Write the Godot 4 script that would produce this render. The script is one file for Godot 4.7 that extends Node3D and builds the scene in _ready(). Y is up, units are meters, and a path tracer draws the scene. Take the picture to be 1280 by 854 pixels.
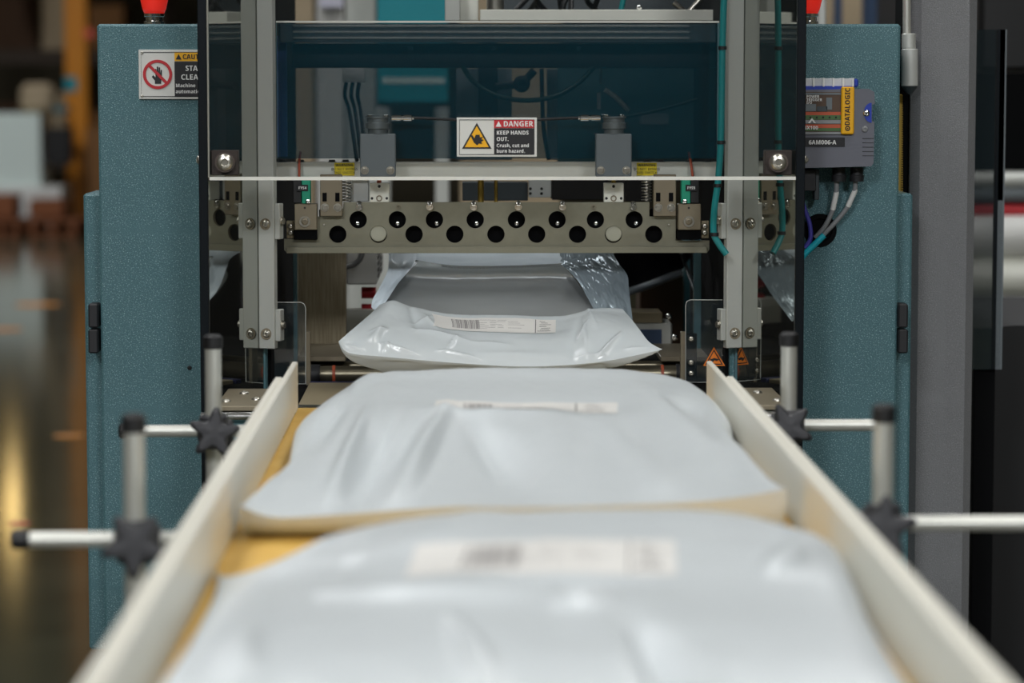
extends Node3D
# ---------- camera model: 1280 x 854, long lens, level machine; P() turns a place in the picture and a plane z into a point of the world
const F := 3600.0
const CAM := Vector3(-0.046, 1.25, 3.6)
const BELT := 0.859
var yaw := atan(60.0 / 3600.0)
var pitch := atan(322.0 / 3600.5)
var fwd := Vector3(sin(yaw) * cos(pitch), -sin(pitch), -cos(yaw) * cos(pitch))
var rgt := Vector3(cos(yaw), 0, sin(yaw))
var upv := rgt.cross(fwd)
var M := {}
var counts := {}
var rng := RandomNumberGenerator.new()

func P(x: float, y: float, z: float) -> Vector3:
	var d := fwd * F + rgt * (x - 640.0) + upv * (427.0 - y)
	return CAM + d * ((z - CAM.z) / d.z)

func Q(x: float, y: float, h: float) -> Vector3:   # the same, on the level h
	var d := fwd * F + rgt * (x - 640.0) + upv * (427.0 - y)
	return CAM + d * ((h - CAM.y) / d.y)

# ---------- scene tree helpers
func numbered(called: String) -> String:
	var n: int = counts.get(called, 0)
	counts[called] = n + 1
	return called if n == 0 else "%s_%03d" % [called, n]

func tag(o: Node, label := "", category := "", group := "", kind := "") -> void:
	if label: o.set_meta("label", label)
	if category: o.set_meta("category", category)
	if group: o.set_meta("group", group)
	if kind: o.set_meta("kind", kind)

func thing(called: String, label: String, category: String, at: Vector3, group := "") -> Node3D:
	var o := Node3D.new()
	o.name = numbered(called)
	add_child(o)
	o.position = at
	tag(o, label, category, group)
	return o

func put(called: String, mesh: Mesh, m: Material, parent: Node, xf := Transform3D()) -> MeshInstance3D:
	var o := MeshInstance3D.new()
	o.name = numbered(called) if parent == self else called
	o.mesh = mesh
	o.material_override = null
	if m: 
		for i in mesh.get_surface_count(): o.set_surface_override_material(i, m)
	parent.add_child(o, true)
	o.global_transform = xf
	return o

func obj(called: String, st: SurfaceTool, m: Material, parent: Node = self) -> MeshInstance3D:
	return put(called, st.commit(), m, parent)

func single(called: String, st: SurfaceTool, m: Material, label: String, category: String, group := "") -> MeshInstance3D:
	var o := obj(called, st, m, self)
	tag(o, label, category, group)
	return o

func struct(called: String, st: SurfaceTool, m: Material) -> MeshInstance3D:
	var o := obj(called, st, m, self)
	tag(o, "", "", "", "structure")
	return o

# ---------- shape helpers; all add triangles wound to suit their normals
func S() -> SurfaceTool:
	var st := SurfaceTool.new()
	st.begin(Mesh.PRIMITIVE_TRIANGLES)
	return st

func T(st: SurfaceTool, p: Array, n: Array, uv: Array = []) -> void:
	var k := [0, 1, 2]
	var g: Vector3 = (p[2] - p[0]).cross(p[1] - p[0])
	if g.dot(n[0] + n[1] + n[2]) < 0.0: k = [0, 2, 1]
	for i in k:
		st.set_normal(n[i])
		st.set_uv(uv[i] if uv else Vector2.ZERO)
		st.add_vertex(p[i])

func quad(st: SurfaceTool, a: Vector3, b: Vector3, c: Vector3, d: Vector3, n: Vector3) -> void:
	T(st, [a, b, c], [n, n, n], [Vector2(0, 0), Vector2(1, 0), Vector2(1, 1)])
	T(st, [a, c, d], [n, n, n], [Vector2(0, 0), Vector2(1, 1), Vector2(0, 1)])

func box(st: SurfaceTool, c: Vector3, s: Vector3, bev := 0.0, b := Basis()) -> void:
	var h := s / 2.0
	bev = minf(bev, minf(h.x, minf(h.y, h.z)) * 0.9)
	var ax := [Vector3(1, 0, 0), Vector3(0, 1, 0), Vector3(0, 0, 1)]
	for i in 3:
		var j := (i + 1) % 3
		var k := (i + 2) % 3
		for sg in [-1.0, 1.0]:
			var o: Vector3 = ax[i] * (h[i] * sg)
			var u: Vector3 = ax[j] * (h[j] - bev)
			var v: Vector3 = ax[k] * (h[k] - bev)
			quad(st, c + b * (o - u - v), c + b * (o + u - v), c + b * (o + u + v), c + b * (o - u + v), b * (ax[i] * sg))
			if bev > 0.0:
				for sh in [-1.0, 1.0]:     # the edge between face i and face j
					var w: Vector3 = ax[k] * (h[k] - bev)
					var p1: Vector3 = ax[i] * (h[i] * sg) + ax[j] * ((h[j] - bev) * sh)
					var p2: Vector3 = ax[i] * ((h[i] - bev) * sg) + ax[j] * (h[j] * sh)
					quad(st, c + b * (p1 - w), c + b * (p1 + w), c + b * (p2 + w), c + b * (p2 - w), b * (ax[i] * sg + ax[j] * sh).normalized())
	if bev > 0.0:
		for x in [-1.0, 1.0]:
			for y in [-1.0, 1.0]:
				for z in [-1.0, 1.0]:
					var q := Vector3(x, y, z)
					var n := b * q.normalized()
					var e := h - Vector3.ONE * bev
					T(st, [c + b * (Vector3(h.x, e.y, e.z) * q), c + b * (Vector3(e.x, h.y, e.z) * q), c + b * (Vector3(e.x, e.y, h.z) * q)], [n, n, n])

func pb(st: SurfaceTool, x0: float, y0: float, x1: float, y1: float, z: float, dep: float, bev := 0.0008) -> void:   # a box whose front face fills that rectangle of the plane z
	var a := P(x0, y0, z)
	var b := P(x1, y1, z)
	box(st, Vector3((a.x + b.x) / 2, (a.y + b.y) / 2, z - dep / 2), Vector3(absf(b.x - a.x), absf(a.y - b.y), dep), bev)

func B1(x0: float, y0: float, x1: float, y1: float, z: float, dep: float, bev := 0.0008) -> SurfaceTool:
	var st := S()
	pb(st, x0, y0, x1, y1, z, dep, bev)
	return st

func BX(c: Vector3, s: Vector3, bev := 0.001, b := Basis()) -> SurfaceTool:
	var st := S()
	box(st, c, s, bev, b)
	return st

func lathe(st: SurfaceTool, prof: Array, o: Vector3, axis: Vector3, seg := 20, smooth := false) -> void:   # prof: Vector2(radius, along)
	var a := axis.normalized()
	var e := (Vector3.UP if absf(a.y) < 0.9 else Vector3.RIGHT).cross(a).normalized()
	var g := a.cross(e)
	for i in prof.size() - 1:
		var p: Vector2 = prof[i]
		var q: Vector2 = prof[i + 1]
		var d := q - p
		if d.length() < 1e-7: continue
		var n0 := Vector2(d.y, -d.x).normalized()
		var na := n0
		var nb := n0
		if smooth:
			if i > 0:
				var dp: Vector2 = p - prof[i - 1]
				na = (n0 + Vector2(dp.y, -dp.x).normalized()).normalized()
			if i < prof.size() - 2:
				var dn: Vector2 = prof[i + 2] - q
				nb = (n0 + Vector2(dn.y, -dn.x).normalized()).normalized()
		for k in seg:
			var t0 := TAU * k / seg
			var t1 := TAU * (k + 1) / seg
			var r0 := e * cos(t0) + g * sin(t0)
			var r1 := e * cos(t1) + g * sin(t1)
			var v := [o + r0 * p.x + a * p.y, o + r1 * p.x + a * p.y, o + r1 * q.x + a * q.y, o + r0 * q.x + a * q.y]
			var n := [r0 * na.x + a * na.y, r1 * na.x + a * na.y, r1 * nb.x + a * nb.y, r0 * nb.x + a * nb.y]
			if p.x > 1e-7: T(st, [v[0], v[1], v[2]], [n[0], n[1], n[2]])
			if q.x > 1e-7: T(st, [v[0], v[2], v[3]], [n[0], n[2], n[3]])

func cyl(st: SurfaceTool, a: Vector3, b: Vector3, r: float, seg := 20, bev := 0.0) -> void:
	var l := a.distance_to(b)
	var prof := [Vector2(0, 0), Vector2(r - bev, 0), Vector2(r, bev), Vector2(r, l - bev), Vector2(r - bev, l), Vector2(0, l)]
	lathe(st, prof, a, b - a, seg)

func C1(a: Vector3, b: Vector3, r: float, seg := 20, bev := 0.0) -> SurfaceTool:
	var st := S()
	cyl(st, a, b, r, seg, bev)
	return st

func smooth_path(pts: Array, per := 6) -> Array:
	var out := []
	for i in pts.size() - 1:
		var a: Vector3 = pts[maxi(i - 1, 0)]
		var b: Vector3 = pts[i]
		var c: Vector3 = pts[i + 1]
		var d: Vector3 = pts[mini(i + 2, pts.size() - 1)]
		for k in per: out.append(b.cubic_interpolate(c, a, d, float(k) / per))
	out.append(pts[-1])
	return out

func tube(pts: Array, r: float, seg := 10, per := 6) -> SurfaceTool:
	var st := S()
	var p := smooth_path(pts, per) if per > 1 else pts
	var e := Vector3.ZERO
	var rings := []
	for i in p.size():
		var t: Vector3 = (p[mini(i + 1, p.size() - 1)] - p[maxi(i - 1, 0)]).normalized()
		if e == Vector3.ZERO: e = (Vector3.UP if absf(t.y) < 0.9 else Vector3.RIGHT).cross(t).normalized()
		e = (e - t * e.dot(t)).normalized()
		var g := t.cross(e)
		var ring := []
		for k in seg: ring.append(e * cos(TAU * k / seg) + g * sin(TAU * k / seg))
		rings.append(ring)
	for i in p.size() - 1:
		for k in seg:
			var k2 := (k + 1) % seg
			var a: Vector3 = rings[i][k]
			var b: Vector3 = rings[i][k2]
			var c: Vector3 = rings[i + 1][k2]
			var d: Vector3 = rings[i + 1][k]
			T(st, [p[i] + a * r, p[i] + b * r, p[i + 1] + c * r], [a, b, c])
			T(st, [p[i] + a * r, p[i + 1] + c * r, p[i + 1] + d * r], [a, c, d])
	for end in [0, p.size() - 1]:
		var n: Vector3 = (p[end] - p[1 if end == 0 else end - 1]).normalized()
		for k in seg: T(st, [p[end], p[end] + rings[end][k] * r, p[end] + rings[end][(k + 1) % seg] * r], [n, n, n])
	return st

func prism(st: SurfaceTool, poly: PackedVector2Array, o: Vector3, ex: Vector3, ey: Vector3, dep: float) -> void:   # an outline in the plane ex, ey at o, made dep thick towards -(ex x ey)
	var nz := ex.cross(ey).normalized()
	var ids := Geometry2D.triangulate_polygon(poly)
	var w := []
	for v in poly: w.append(o + ex * v.x + ey * v.y)
	for i in range(0, ids.size(), 3):
		T(st, [w[ids[i]], w[ids[i + 1]], w[ids[i + 2]]], [nz, nz, nz])
		T(st, [w[ids[i]] - nz * dep, w[ids[i + 1]] - nz * dep, w[ids[i + 2]] - nz * dep], [-nz, -nz, -nz])
	var cw := Geometry2D.is_polygon_clockwise(poly)
	for i in w.size():
		var a: Vector3 = w[i]
		var b: Vector3 = w[(i + 1) % w.size()]
		var n := (b - a).cross(nz).normalized() * (-1.0 if cw else 1.0)
		quad(st, a, b, b - nz * dep, a - nz * dep, n)

func pp(pts: Array, z: float, dep: float) -> SurfaceTool:   # an outline given by places in the picture on the plane z
	var st := S()
	var poly := PackedVector2Array()
	for q in pts:
		var w := P(q[0], q[1], z)
		poly.append(Vector2(w.x, w.y))
	prism(st, poly, Vector3(0, 0, z), Vector3.RIGHT, Vector3.UP, dep)
	return st

func surf(st: SurfaceTool, f: Callable, nu: int, nv: int, up := Vector3.UP) -> void:   # a smooth sheet f(u, v)
	var g := []
	for j in nv + 1:
		for i in nu + 1: g.append(f.call(float(i) / nu, float(j) / nv))
	var n := []
	for j in nv + 1:
		for i in nu + 1:
			var du: Vector3 = g[j * (nu + 1) + mini(i + 1, nu)] - g[j * (nu + 1) + maxi(i - 1, 0)]
			var dv: Vector3 = g[mini(j + 1, nv) * (nu + 1) + i] - g[maxi(j - 1, 0) * (nu + 1) + i]
			var m := du.cross(dv).normalized()
			n.append(m if m.dot(up) >= 0 else -m)
	for j in nv:
		for i in nu:
			var a := j * (nu + 1) + i
			var q := [a, a + 1, a + nu + 2, a + nu + 1]
			var uv := []
			for k in q: uv.append(Vector2(float(k % (nu + 1)) / nu, 1.0 - float(k / (nu + 1)) / nv))
			T(st, [g[q[0]], g[q[1]], g[q[2]]], [n[q[0]], n[q[1]], n[q[2]]], [uv[0], uv[1], uv[2]])
			T(st, [g[q[0]], g[q[2]], g[q[3]]], [n[q[0]], n[q[2]], n[q[3]]], [uv[0], uv[2], uv[3]])

func word(s: String, x: float, y: float, z: float, cap: float, m: Material, parent: Node, center := false, bold := true, turn := 0.0, called := "lettering") -> void:   # left end (or middle) of the base line at a place in the picture, cap height in metres
	var t := TextMesh.new()
	var f := SystemFont.new()
	f.font_names = PackedStringArray(["Droid Sans"])
	f.font_weight = 700 if bold else 400
	t.font = f
	t.text = s
	t.font_size = 48
	t.pixel_size = cap / 34.3
	t.depth = 0.0006
	t.curve_step = 2.0
	t.horizontal_alignment = HORIZONTAL_ALIGNMENT_CENTER if center else HORIZONTAL_ALIGNMENT_LEFT
	t.vertical_alignment = VERTICAL_ALIGNMENT_CENTER
	var o := put(called, t, m, parent)
	var w := P(x, y, z)
	o.global_transform = Transform3D(Basis(Vector3.BACK, turn), w)

func at_px(x: float, y: float, z: float, r: float, axis := Vector3.BACK) -> Transform3D:
	return Transform3D(Basis(Quaternion(Vector3.BACK, axis.normalized())).scaled(Vector3.ONE * r), P(x, y, z))

# ---------- materials
func mat(c: Color, rough := 0.5, metal := 0.0, spec := 0.5) -> StandardMaterial3D:
	var m := StandardMaterial3D.new()
	m.albedo_color = c
	m.roughness = rough
	m.metallic = metal
	m.metallic_specular = spec
	return m

func c8(r: int, g: int, b: int) -> Color:
	return Color8(r, g, b)

func noise(freq: float, sd: int, ramp: Array = [], normal := false, strength := 4.0, kind := FastNoiseLite.TYPE_SIMPLEX_SMOOTH, oct := 3, size := 512) -> NoiseTexture2D:
	var n := FastNoiseLite.new()
	n.seed = sd
	n.frequency = freq
	n.noise_type = kind
	n.fractal_octaves = oct
	n.fractal_type = FastNoiseLite.FRACTAL_FBM if oct > 1 else FastNoiseLite.FRACTAL_NONE
	var t := NoiseTexture2D.new()
	t.width = size
	t.height = size
	t.seamless = true
	t.noise = n
	t.as_normal_map = normal
	t.bump_strength = strength
	if ramp:
		var g := Gradient.new()
		g.offsets = PackedFloat32Array(ramp.map(func(r): return r[0]))
		g.colors = PackedColorArray(ramp.map(func(r): return r[1]))
		t.color_ramp = g
	return t

func tri(m: StandardMaterial3D, sc: Vector3) -> StandardMaterial3D:
	m.uv1_triplanar = true
	m.uv1_world_triplanar = true
	m.uv1_scale = sc
	return m

func glass(c: Color, a: float, rough := 0.03, metal := 0.0) -> StandardMaterial3D:
	var m := mat(Color(c.r, c.g, c.b, a), rough, metal)
	m.transparency = BaseMaterial3D.TRANSPARENCY_ALPHA
	m.cull_mode = BaseMaterial3D.CULL_DISABLED
	return m

func make_materials() -> void:
	var grain := noise(0.30, 3, [], true, 3.0, FastNoiseLite.TYPE_SIMPLEX_SMOOTH, 1)
	for q in [["teal", c8(74, 112, 119), c8(82, 121, 128), c8(166, 196, 200), 5], ["column", c8(116, 117, 119), c8(124, 125, 127), c8(152, 153, 155), 6]]:
		var m := mat(Color.WHITE, 0.42)
		m.albedo_texture = noise(0.22, q[4], [[0.0, q[1]], [0.64, q[2]], [0.735, q[2]], [0.79, q[3]], [1.0, q[3]]], false, 4.0, FastNoiseLite.TYPE_SIMPLEX_SMOOTH, 2)
		m.normal_enabled = true
		m.normal_texture = grain
		m.normal_scale = 0.7
		M[q[0]] = tri(m, Vector3.ONE * 4.2)
	M.teal_plain = mat(c8(70, 112, 120), 0.45)
	M.teal_dark = mat(c8(36, 74, 80), 0.5)
	M.teal_far = mat(c8(0, 150, 164), 0.5)
	M.brushed = mat(c8(176, 176, 170), 0.36, 0.75)
	M.brushed.roughness_texture = noise(0.05, 9, [[0.0, Color(0.7, 0.7, 0.7)], [1.0, Color(1, 1, 1)]])
	tri(M.brushed, Vector3(2, 60, 2))
	M.brown_steel = mat(Color.WHITE, 0.42, 0.3)
	M.brown_steel.albedo_texture = noise(0.02, 12, [[0.0, c8(140, 128, 104)], [0.5, c8(164, 152, 126)], [1.0, c8(184, 172, 146)]])
	tri(M.brown_steel, Vector3(40, 1.5, 40))
	M.alu = mat(c8(196, 198, 192), 0.42, 0.35)
	M.rod = mat(c8(206, 206, 198), 0.36, 0.6)
	M.alu_light = mat(c8(204, 206, 202), 0.4, 0.3)
	M.beam = mat(c8(232, 233, 222), 0.42, 0.05)
	M.plate = mat(Color.WHITE, 0.5, 0.25)
	M.plate.albedo_texture = noise(0.03, 15, [[0.0, c8(134, 132, 114)], [1.0, c8(140, 138, 120)]])
	tri(M.plate, Vector3.ONE * 4)
	M.plug = mat(c8(176, 176, 158), 0.5)
	M.bracket = mat(c8(134, 124, 104), 0.45, 0.3)
	M.chrome = mat(c8(222, 222, 220), 0.15, 1.0)
	M.steel = mat(c8(190, 186, 176), 0.28, 0.9)
	M.mid_steel = mat(c8(120, 128, 130), 0.35, 0.6)
	M.roller = mat(c8(150, 142, 122), 0.3, 0.85)
	M.black = mat(c8(18, 18, 20), 0.5)
	M.soft_black = mat(c8(34, 34, 37), 0.55)
	M.rubber = mat(c8(70, 58, 52), 0.6)
	M.knob = mat(c8(48, 48, 52), 0.5)
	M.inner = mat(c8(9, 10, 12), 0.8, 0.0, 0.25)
	M.dark_grey = mat(c8(62, 70, 74), 0.5)
	M.mid_grey = mat(c8(108, 116, 120), 0.5, 0.1)
	M.box_grey = mat(c8(104, 106, 116), 0.5)
	M.white = mat(c8(226, 226, 222), 0.45)
	M.sign_white = mat(c8(218, 218, 212), 0.4)
	M.yellow = mat(c8(244, 180, 8), 0.45)
	M.label_yellow = mat(c8(250, 226, 24), 0.5)
	M.red = mat(c8(190, 32, 42), 0.45)
	M.orange = mat(c8(238, 128, 30), 0.45)
	M.print_black = mat(c8(22, 22, 26), 0.5)
	M.print_white = mat(c8(230, 230, 228), 0.5)
	M.blue = mat(c8(36, 62, 170), 0.4)
	M.blue_dark = mat(c8(20, 28, 74), 0.5)
	M.blue_light = mat(c8(84, 128, 214), 0.5)
	M.green = mat(c8(16, 150, 118), 0.45)
	M.hose_teal = mat(c8(20, 128, 130), 0.35)
	M.hose_cyan = mat(c8(30, 176, 196), 0.35)
	M.hose_dark = mat(c8(30, 58, 52), 0.35)
	M.cable_grey = mat(c8(138, 140, 142), 0.45)
	M.purple = mat(c8(70, 66, 160), 0.45)
	M.gold = mat(c8(178, 148, 70), 0.35, 0.7)
	M.tan = mat(c8(150, 138, 112), 0.5, 0.2)
	M.guide = mat(c8(232, 229, 217), 0.42)
	M.belt = mat(Color.WHITE, 0.5)
	M.belt.albedo_texture = noise(0.02, 21, [[0.0, c8(222, 176, 84)], [1.0, c8(236, 196, 108)]])
	tri(M.belt, Vector3.ONE * 2)
	M.poly = mat(c8(206, 212, 215), 0.36, 0.0, 0.5)
	M.poly_crisp = mat(c8(216, 223, 226), 0.2, 0.0, 0.6)
	M.film_grey = mat(c8(176, 180, 180), 0.24, 0.5)
	M.film_clear = mat(c8(150, 164, 172), 0.2, 0.35)
	M.film_white = mat(c8(210, 222, 230), 0.28)
	M.pane_front = glass(c8(40, 44, 44), 0.08)
	M.pane_side = glass(c8(176, 178, 172), 0.86, 0.03, 0.97)
	M.pane_smoke = glass(c8(4, 54, 68), 0.48)
	M.pane_door = glass(c8(44, 54, 58), 0.5)
	M.pane_clear = glass(c8(60, 70, 74), 0.18)
	M.pane_side_edge = mat(c8(150, 148, 138), 0.3)
	M.pane_edge = mat(c8(232, 232, 224), 0.25)
	M.pane_rim = mat(c8(12, 18, 24), 0.25)
	M.pane_teal_rim = mat(c8(92, 128, 136), 0.25)
	M.beacon = mat(c8(236, 52, 40), 0.35)
	M.beacon.emission_enabled = true
	M.beacon.emission = c8(255, 40, 24)
	M.beacon.emission_energy_multiplier = 0.25
	M.red_pale = mat(c8(230, 90, 76), 0.4)
	M.lavender = mat(c8(226, 226, 246), 0.4)
	M.terminal = mat(c8(206, 208, 212), 0.3)
	M.rust_red = mat(c8(186, 84, 52), 0.5)
	M.circuit_green = mat(c8(70, 104, 58), 0.5)
	M.circuit_brown = mat(c8(84, 62, 46), 0.5)
	# the hall
	M.floor = mat(Color.WHITE, 0.11)
	M.floor.albedo_texture = noise(0.012, 31, [[0.0, c8(66, 66, 53)], [0.5, c8(76, 76, 61)], [1.0, c8(86, 85, 69)]], false, 4.0, FastNoiseLite.TYPE_SIMPLEX_SMOOTH, 5)
	tri(M.floor, Vector3.ONE * 0.25)
	M.wall = mat(c8(112, 104, 84), 0.8)
	M.wall_dark = mat(c8(42, 66, 70), 0.8)
	M.ceiling = mat(c8(150, 148, 142), 0.9)
	M.rack = mat(c8(58, 44, 28), 0.6)
	M.rack_orange = mat(c8(214, 134, 12), 0.5)
	M.carton = mat(c8(132, 92, 52), 0.8)
	M.carton_dark = mat(c8(74, 50, 30), 0.8)
	M.carton_pale = mat(c8(178, 160, 132), 0.8)
	M.mint = mat(c8(226, 240, 234), 0.5)
	M.wood = mat(c8(128, 76, 44), 0.8)
	M.blue_grey = mat(c8(60, 80, 110), 0.6)
	M.lamp = mat(Color.WHITE)
	M.lamp.emission_enabled = true
	M.lamp.emission = c8(255, 252, 244)
	M.lamp.emission_energy_multiplier = 4.0
	M.lamp_warm = mat(Color.WHITE)
	M.lamp_warm.emission_enabled = true
	M.lamp_warm.emission = c8(255, 214, 130)
	M.lamp_warm.emission_energy_multiplier = 2.0

func lamp(at: Vector3, size: Vector2, e: float, col := c8(248, 251, 255)) -> void:
	var l := AreaLight3D.new()
	l.name = numbered("ceiling_area_light")
	add_child(l)
	l.area_size = size
	l.light_color = col
	l.light_energy = e
	l.area_range = 60.0
	l.area_attenuation = 2.0
	l.shadow_enabled = true
	l.position = at - Vector3(0, 0.02, 0)
	l.rotation_degrees = Vector3(-90, 0, 0)
	lamps.append([at, size])

var lamps := []

func _ready() -> void:
	rng.seed = 7
	# ---- camera
	var cam := Camera3D.new()
	cam.name = "camera"
	var at := CameraAttributesPhysical.new()
	at.frustum_focal_length = 12.0 / (427.0 / F)
	at.frustum_focus_distance = 3.72
	at.exposure_aperture = 101.2 / 22.0
	at.frustum_near = 0.05
	at.frustum_far = 200.0
	cam.attributes = at
	add_child(cam)
	cam.transform = Transform3D(Basis(rgt, upv, -fwd), CAM)
	cam.keep_aspect = Camera3D.KEEP_HEIGHT
	cam.fov = rad_to_deg(2.0 * atan(427.0 / F))
	cam.current = true
	# ---- environment and exposure
	var we := WorldEnvironment.new()
	we.name = "environment"
	var env := Environment.new()
	env.background_mode = Environment.BG_COLOR
	env.background_color = Color(0.02, 0.02, 0.02)
	env.tonemap_mode = Environment.TONE_MAPPER_LINEAR
	env.tonemap_exposure = 1.16
	env.sdfgi_enabled = true
	env.ssao_enabled = true
	env.ssil_enabled = true
	we.environment = env
	add_child(we)
	# ---- lights: rows of flat lamps under the ceiling of the hall
	lamp(Vector3(-1.8, 5.2, 1.6), Vector2(1.2, 2.6), 3.6)
	lamp(Vector3(1.8, 5.2, 1.6), Vector2(1.2, 2.6), 1.2)
	lamp(Vector3(-2.6, 5.2, 9.6), Vector2(1.4, 3.0), 54.0)
	lamp(Vector3(2.4, 5.2, 9.6), Vector2(1.4, 3.0), 44.0)
	lamp(Vector3(-1.6, 5.2, -2.4), Vector2(0.6, 1.6), 4.0)
	lamp(Vector3(1.6, 5.2, -2.4), Vector2(0.6, 1.6), 4.0)
	lamp(Vector3(-4.6, 5.2, -9.0), Vector2(0.6, 1.6), 5.0)
	lamp(Vector3(3.6, 5.2, -9.0), Vector2(0.6, 1.6), 5.0)
	lamp(Vector3(-4.6, 5.2, -16.0), Vector2(0.6, 1.6), 20.0)
	make_materials()
	make_shared()
	hall()
	cabinets()
	conveyor()
	bags()
	guards()
	press()
	interior()
	junction_box()
	right_side()
	background()

var bolt: Mesh
var hexbolt: Mesh
var ringbolt: Mesh

func make_shared() -> void:
	var st := S()   # button head with a socket, radius 1, facing +z
	lathe(st, [Vector2(0, 0.16), Vector2(0.38, 0.16), Vector2(0.44, 0.5), Vector2(0.7, 0.44), Vector2(0.92, 0.24), Vector2(1, 0)], Vector3.ZERO, Vector3.BACK, 20)
	bolt = st.commit()
	st = S()        # hexagon head on a washer
	lathe(st, [Vector2(0, 0.6), Vector2(0.6, 0.6), Vector2(0.72, 0.5), Vector2(0.72, 0.14)], Vector3.ZERO, Vector3.BACK, 6)
	lathe(st, [Vector2(0.6, 0.15), Vector2(1, 0.15), Vector2(1, 0)], Vector3.ZERO, Vector3.BACK, 20)
	hexbolt = st.commit()
	st = S()        # an open ring
	lathe(st, [Vector2(0.6, 0), Vector2(0.62, 0.3), Vector2(0.95, 0.3), Vector2(1, 0)], Vector3.ZERO, Vector3.BACK, 20)
	ringbolt = st.commit()

# ---------------------------------------------------------------- the hall
func hall() -> void:
	var x0 := -9.0
	var x1 := 9.0
	var z0 := -30.0
	var z1 := 22.0
	var h := 5.6
	struct("floor", BX(Vector3(0, -0.1, -4.0), Vector3(x1 - x0 + 0.4, 0.2, z1 - z0 + 0.4), 0), M.floor)
	struct("ceiling", BX(Vector3(0, h + 0.1, -4.0), Vector3(x1 - x0 + 0.4, 0.2, z1 - z0 + 0.4), 0), M.ceiling)
	struct("wall_left", BX(Vector3(x0 - 0.1, h / 2, -4.0), Vector3(0.2, h, z1 - z0), 0), M.wall)
	struct("wall_right", BX(Vector3(x1 + 0.1, h / 2, -4.0), Vector3(0.2, h, z1 - z0), 0), M.wall)
	struct("wall_back", BX(Vector3(0, h / 2, z0 - 0.1), Vector3(x1 - x0, h, 0.2), 0), M.wall)
	struct("wall_front", BX(Vector3(0, h / 2, z1 + 0.1), Vector3(x1 - x0, h, 0.2), 0), M.wall_dark)
	var n := 0
	var rows := ["over the belt end", "over the camera", "just behind the machine", "deep in the hall", "above the far pallets"]
	for l in lamps:
		var p: Vector3 = l[0]
		var s: Vector2 = l[1]
		var t := thing("ceiling_light", "long white ceiling lamp %s, %s" % [rows[n / 2], "over the side of the caution plate" if n % 2 == 0 else "over the side of the grey column"], "lamp", p, "ceiling lamps of the hall")
		obj("diffuser", BX(p + Vector3(0, 0.01, 0), Vector3(s.x, 0.02, s.y), 0), M.lamp, t)
		obj("housing", BX(p + Vector3(0, 0.07, 0), Vector3(s.x + 0.04, 0.1, s.y + 0.04), 0.01), M.alu, t)
		for k in [-0.5, 0.5]: obj("hanger", C1(p + Vector3(0, 0.118, k), p + Vector3(0, h - p.y, k), 0.008, 8), M.steel, t)
		n += 1

# ---------------------------------------------------------------- the two teal cabinets
const ZC := -0.18
func hand_shape(cx: float, cy: float, s: float) -> Array:
	var q := [[-4, 10], [-4, 6], [-8, 1], [-6, -1], [-3, 2], [-4, -9], [-2.3, -9], [-1.8, -2], [-1.6, -12], [0.2, -12], [0.4, -2], [0.9, -11], [2.6, -11], [2.6, -2], [3.4, -8], [5, -7.6], [5, 3], [4, 7], [4, 10]]
	return q.map(func(v): return [cx + v[0] * s, cy + v[1] * s])

func ring(cx: float, cy: float, z: float, r0: float, r1: float, dep: float) -> SurfaceTool:
	var st := S()
	var s := 3600.0 / (3.6 - z)
	lathe(st, [Vector2(r0 / s, 0), Vector2(r0 / s, dep), Vector2(r1 / s, dep), Vector2(r1 / s, 0)], P(cx, cy, z), Vector3.BACK, 36)
	return st

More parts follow.
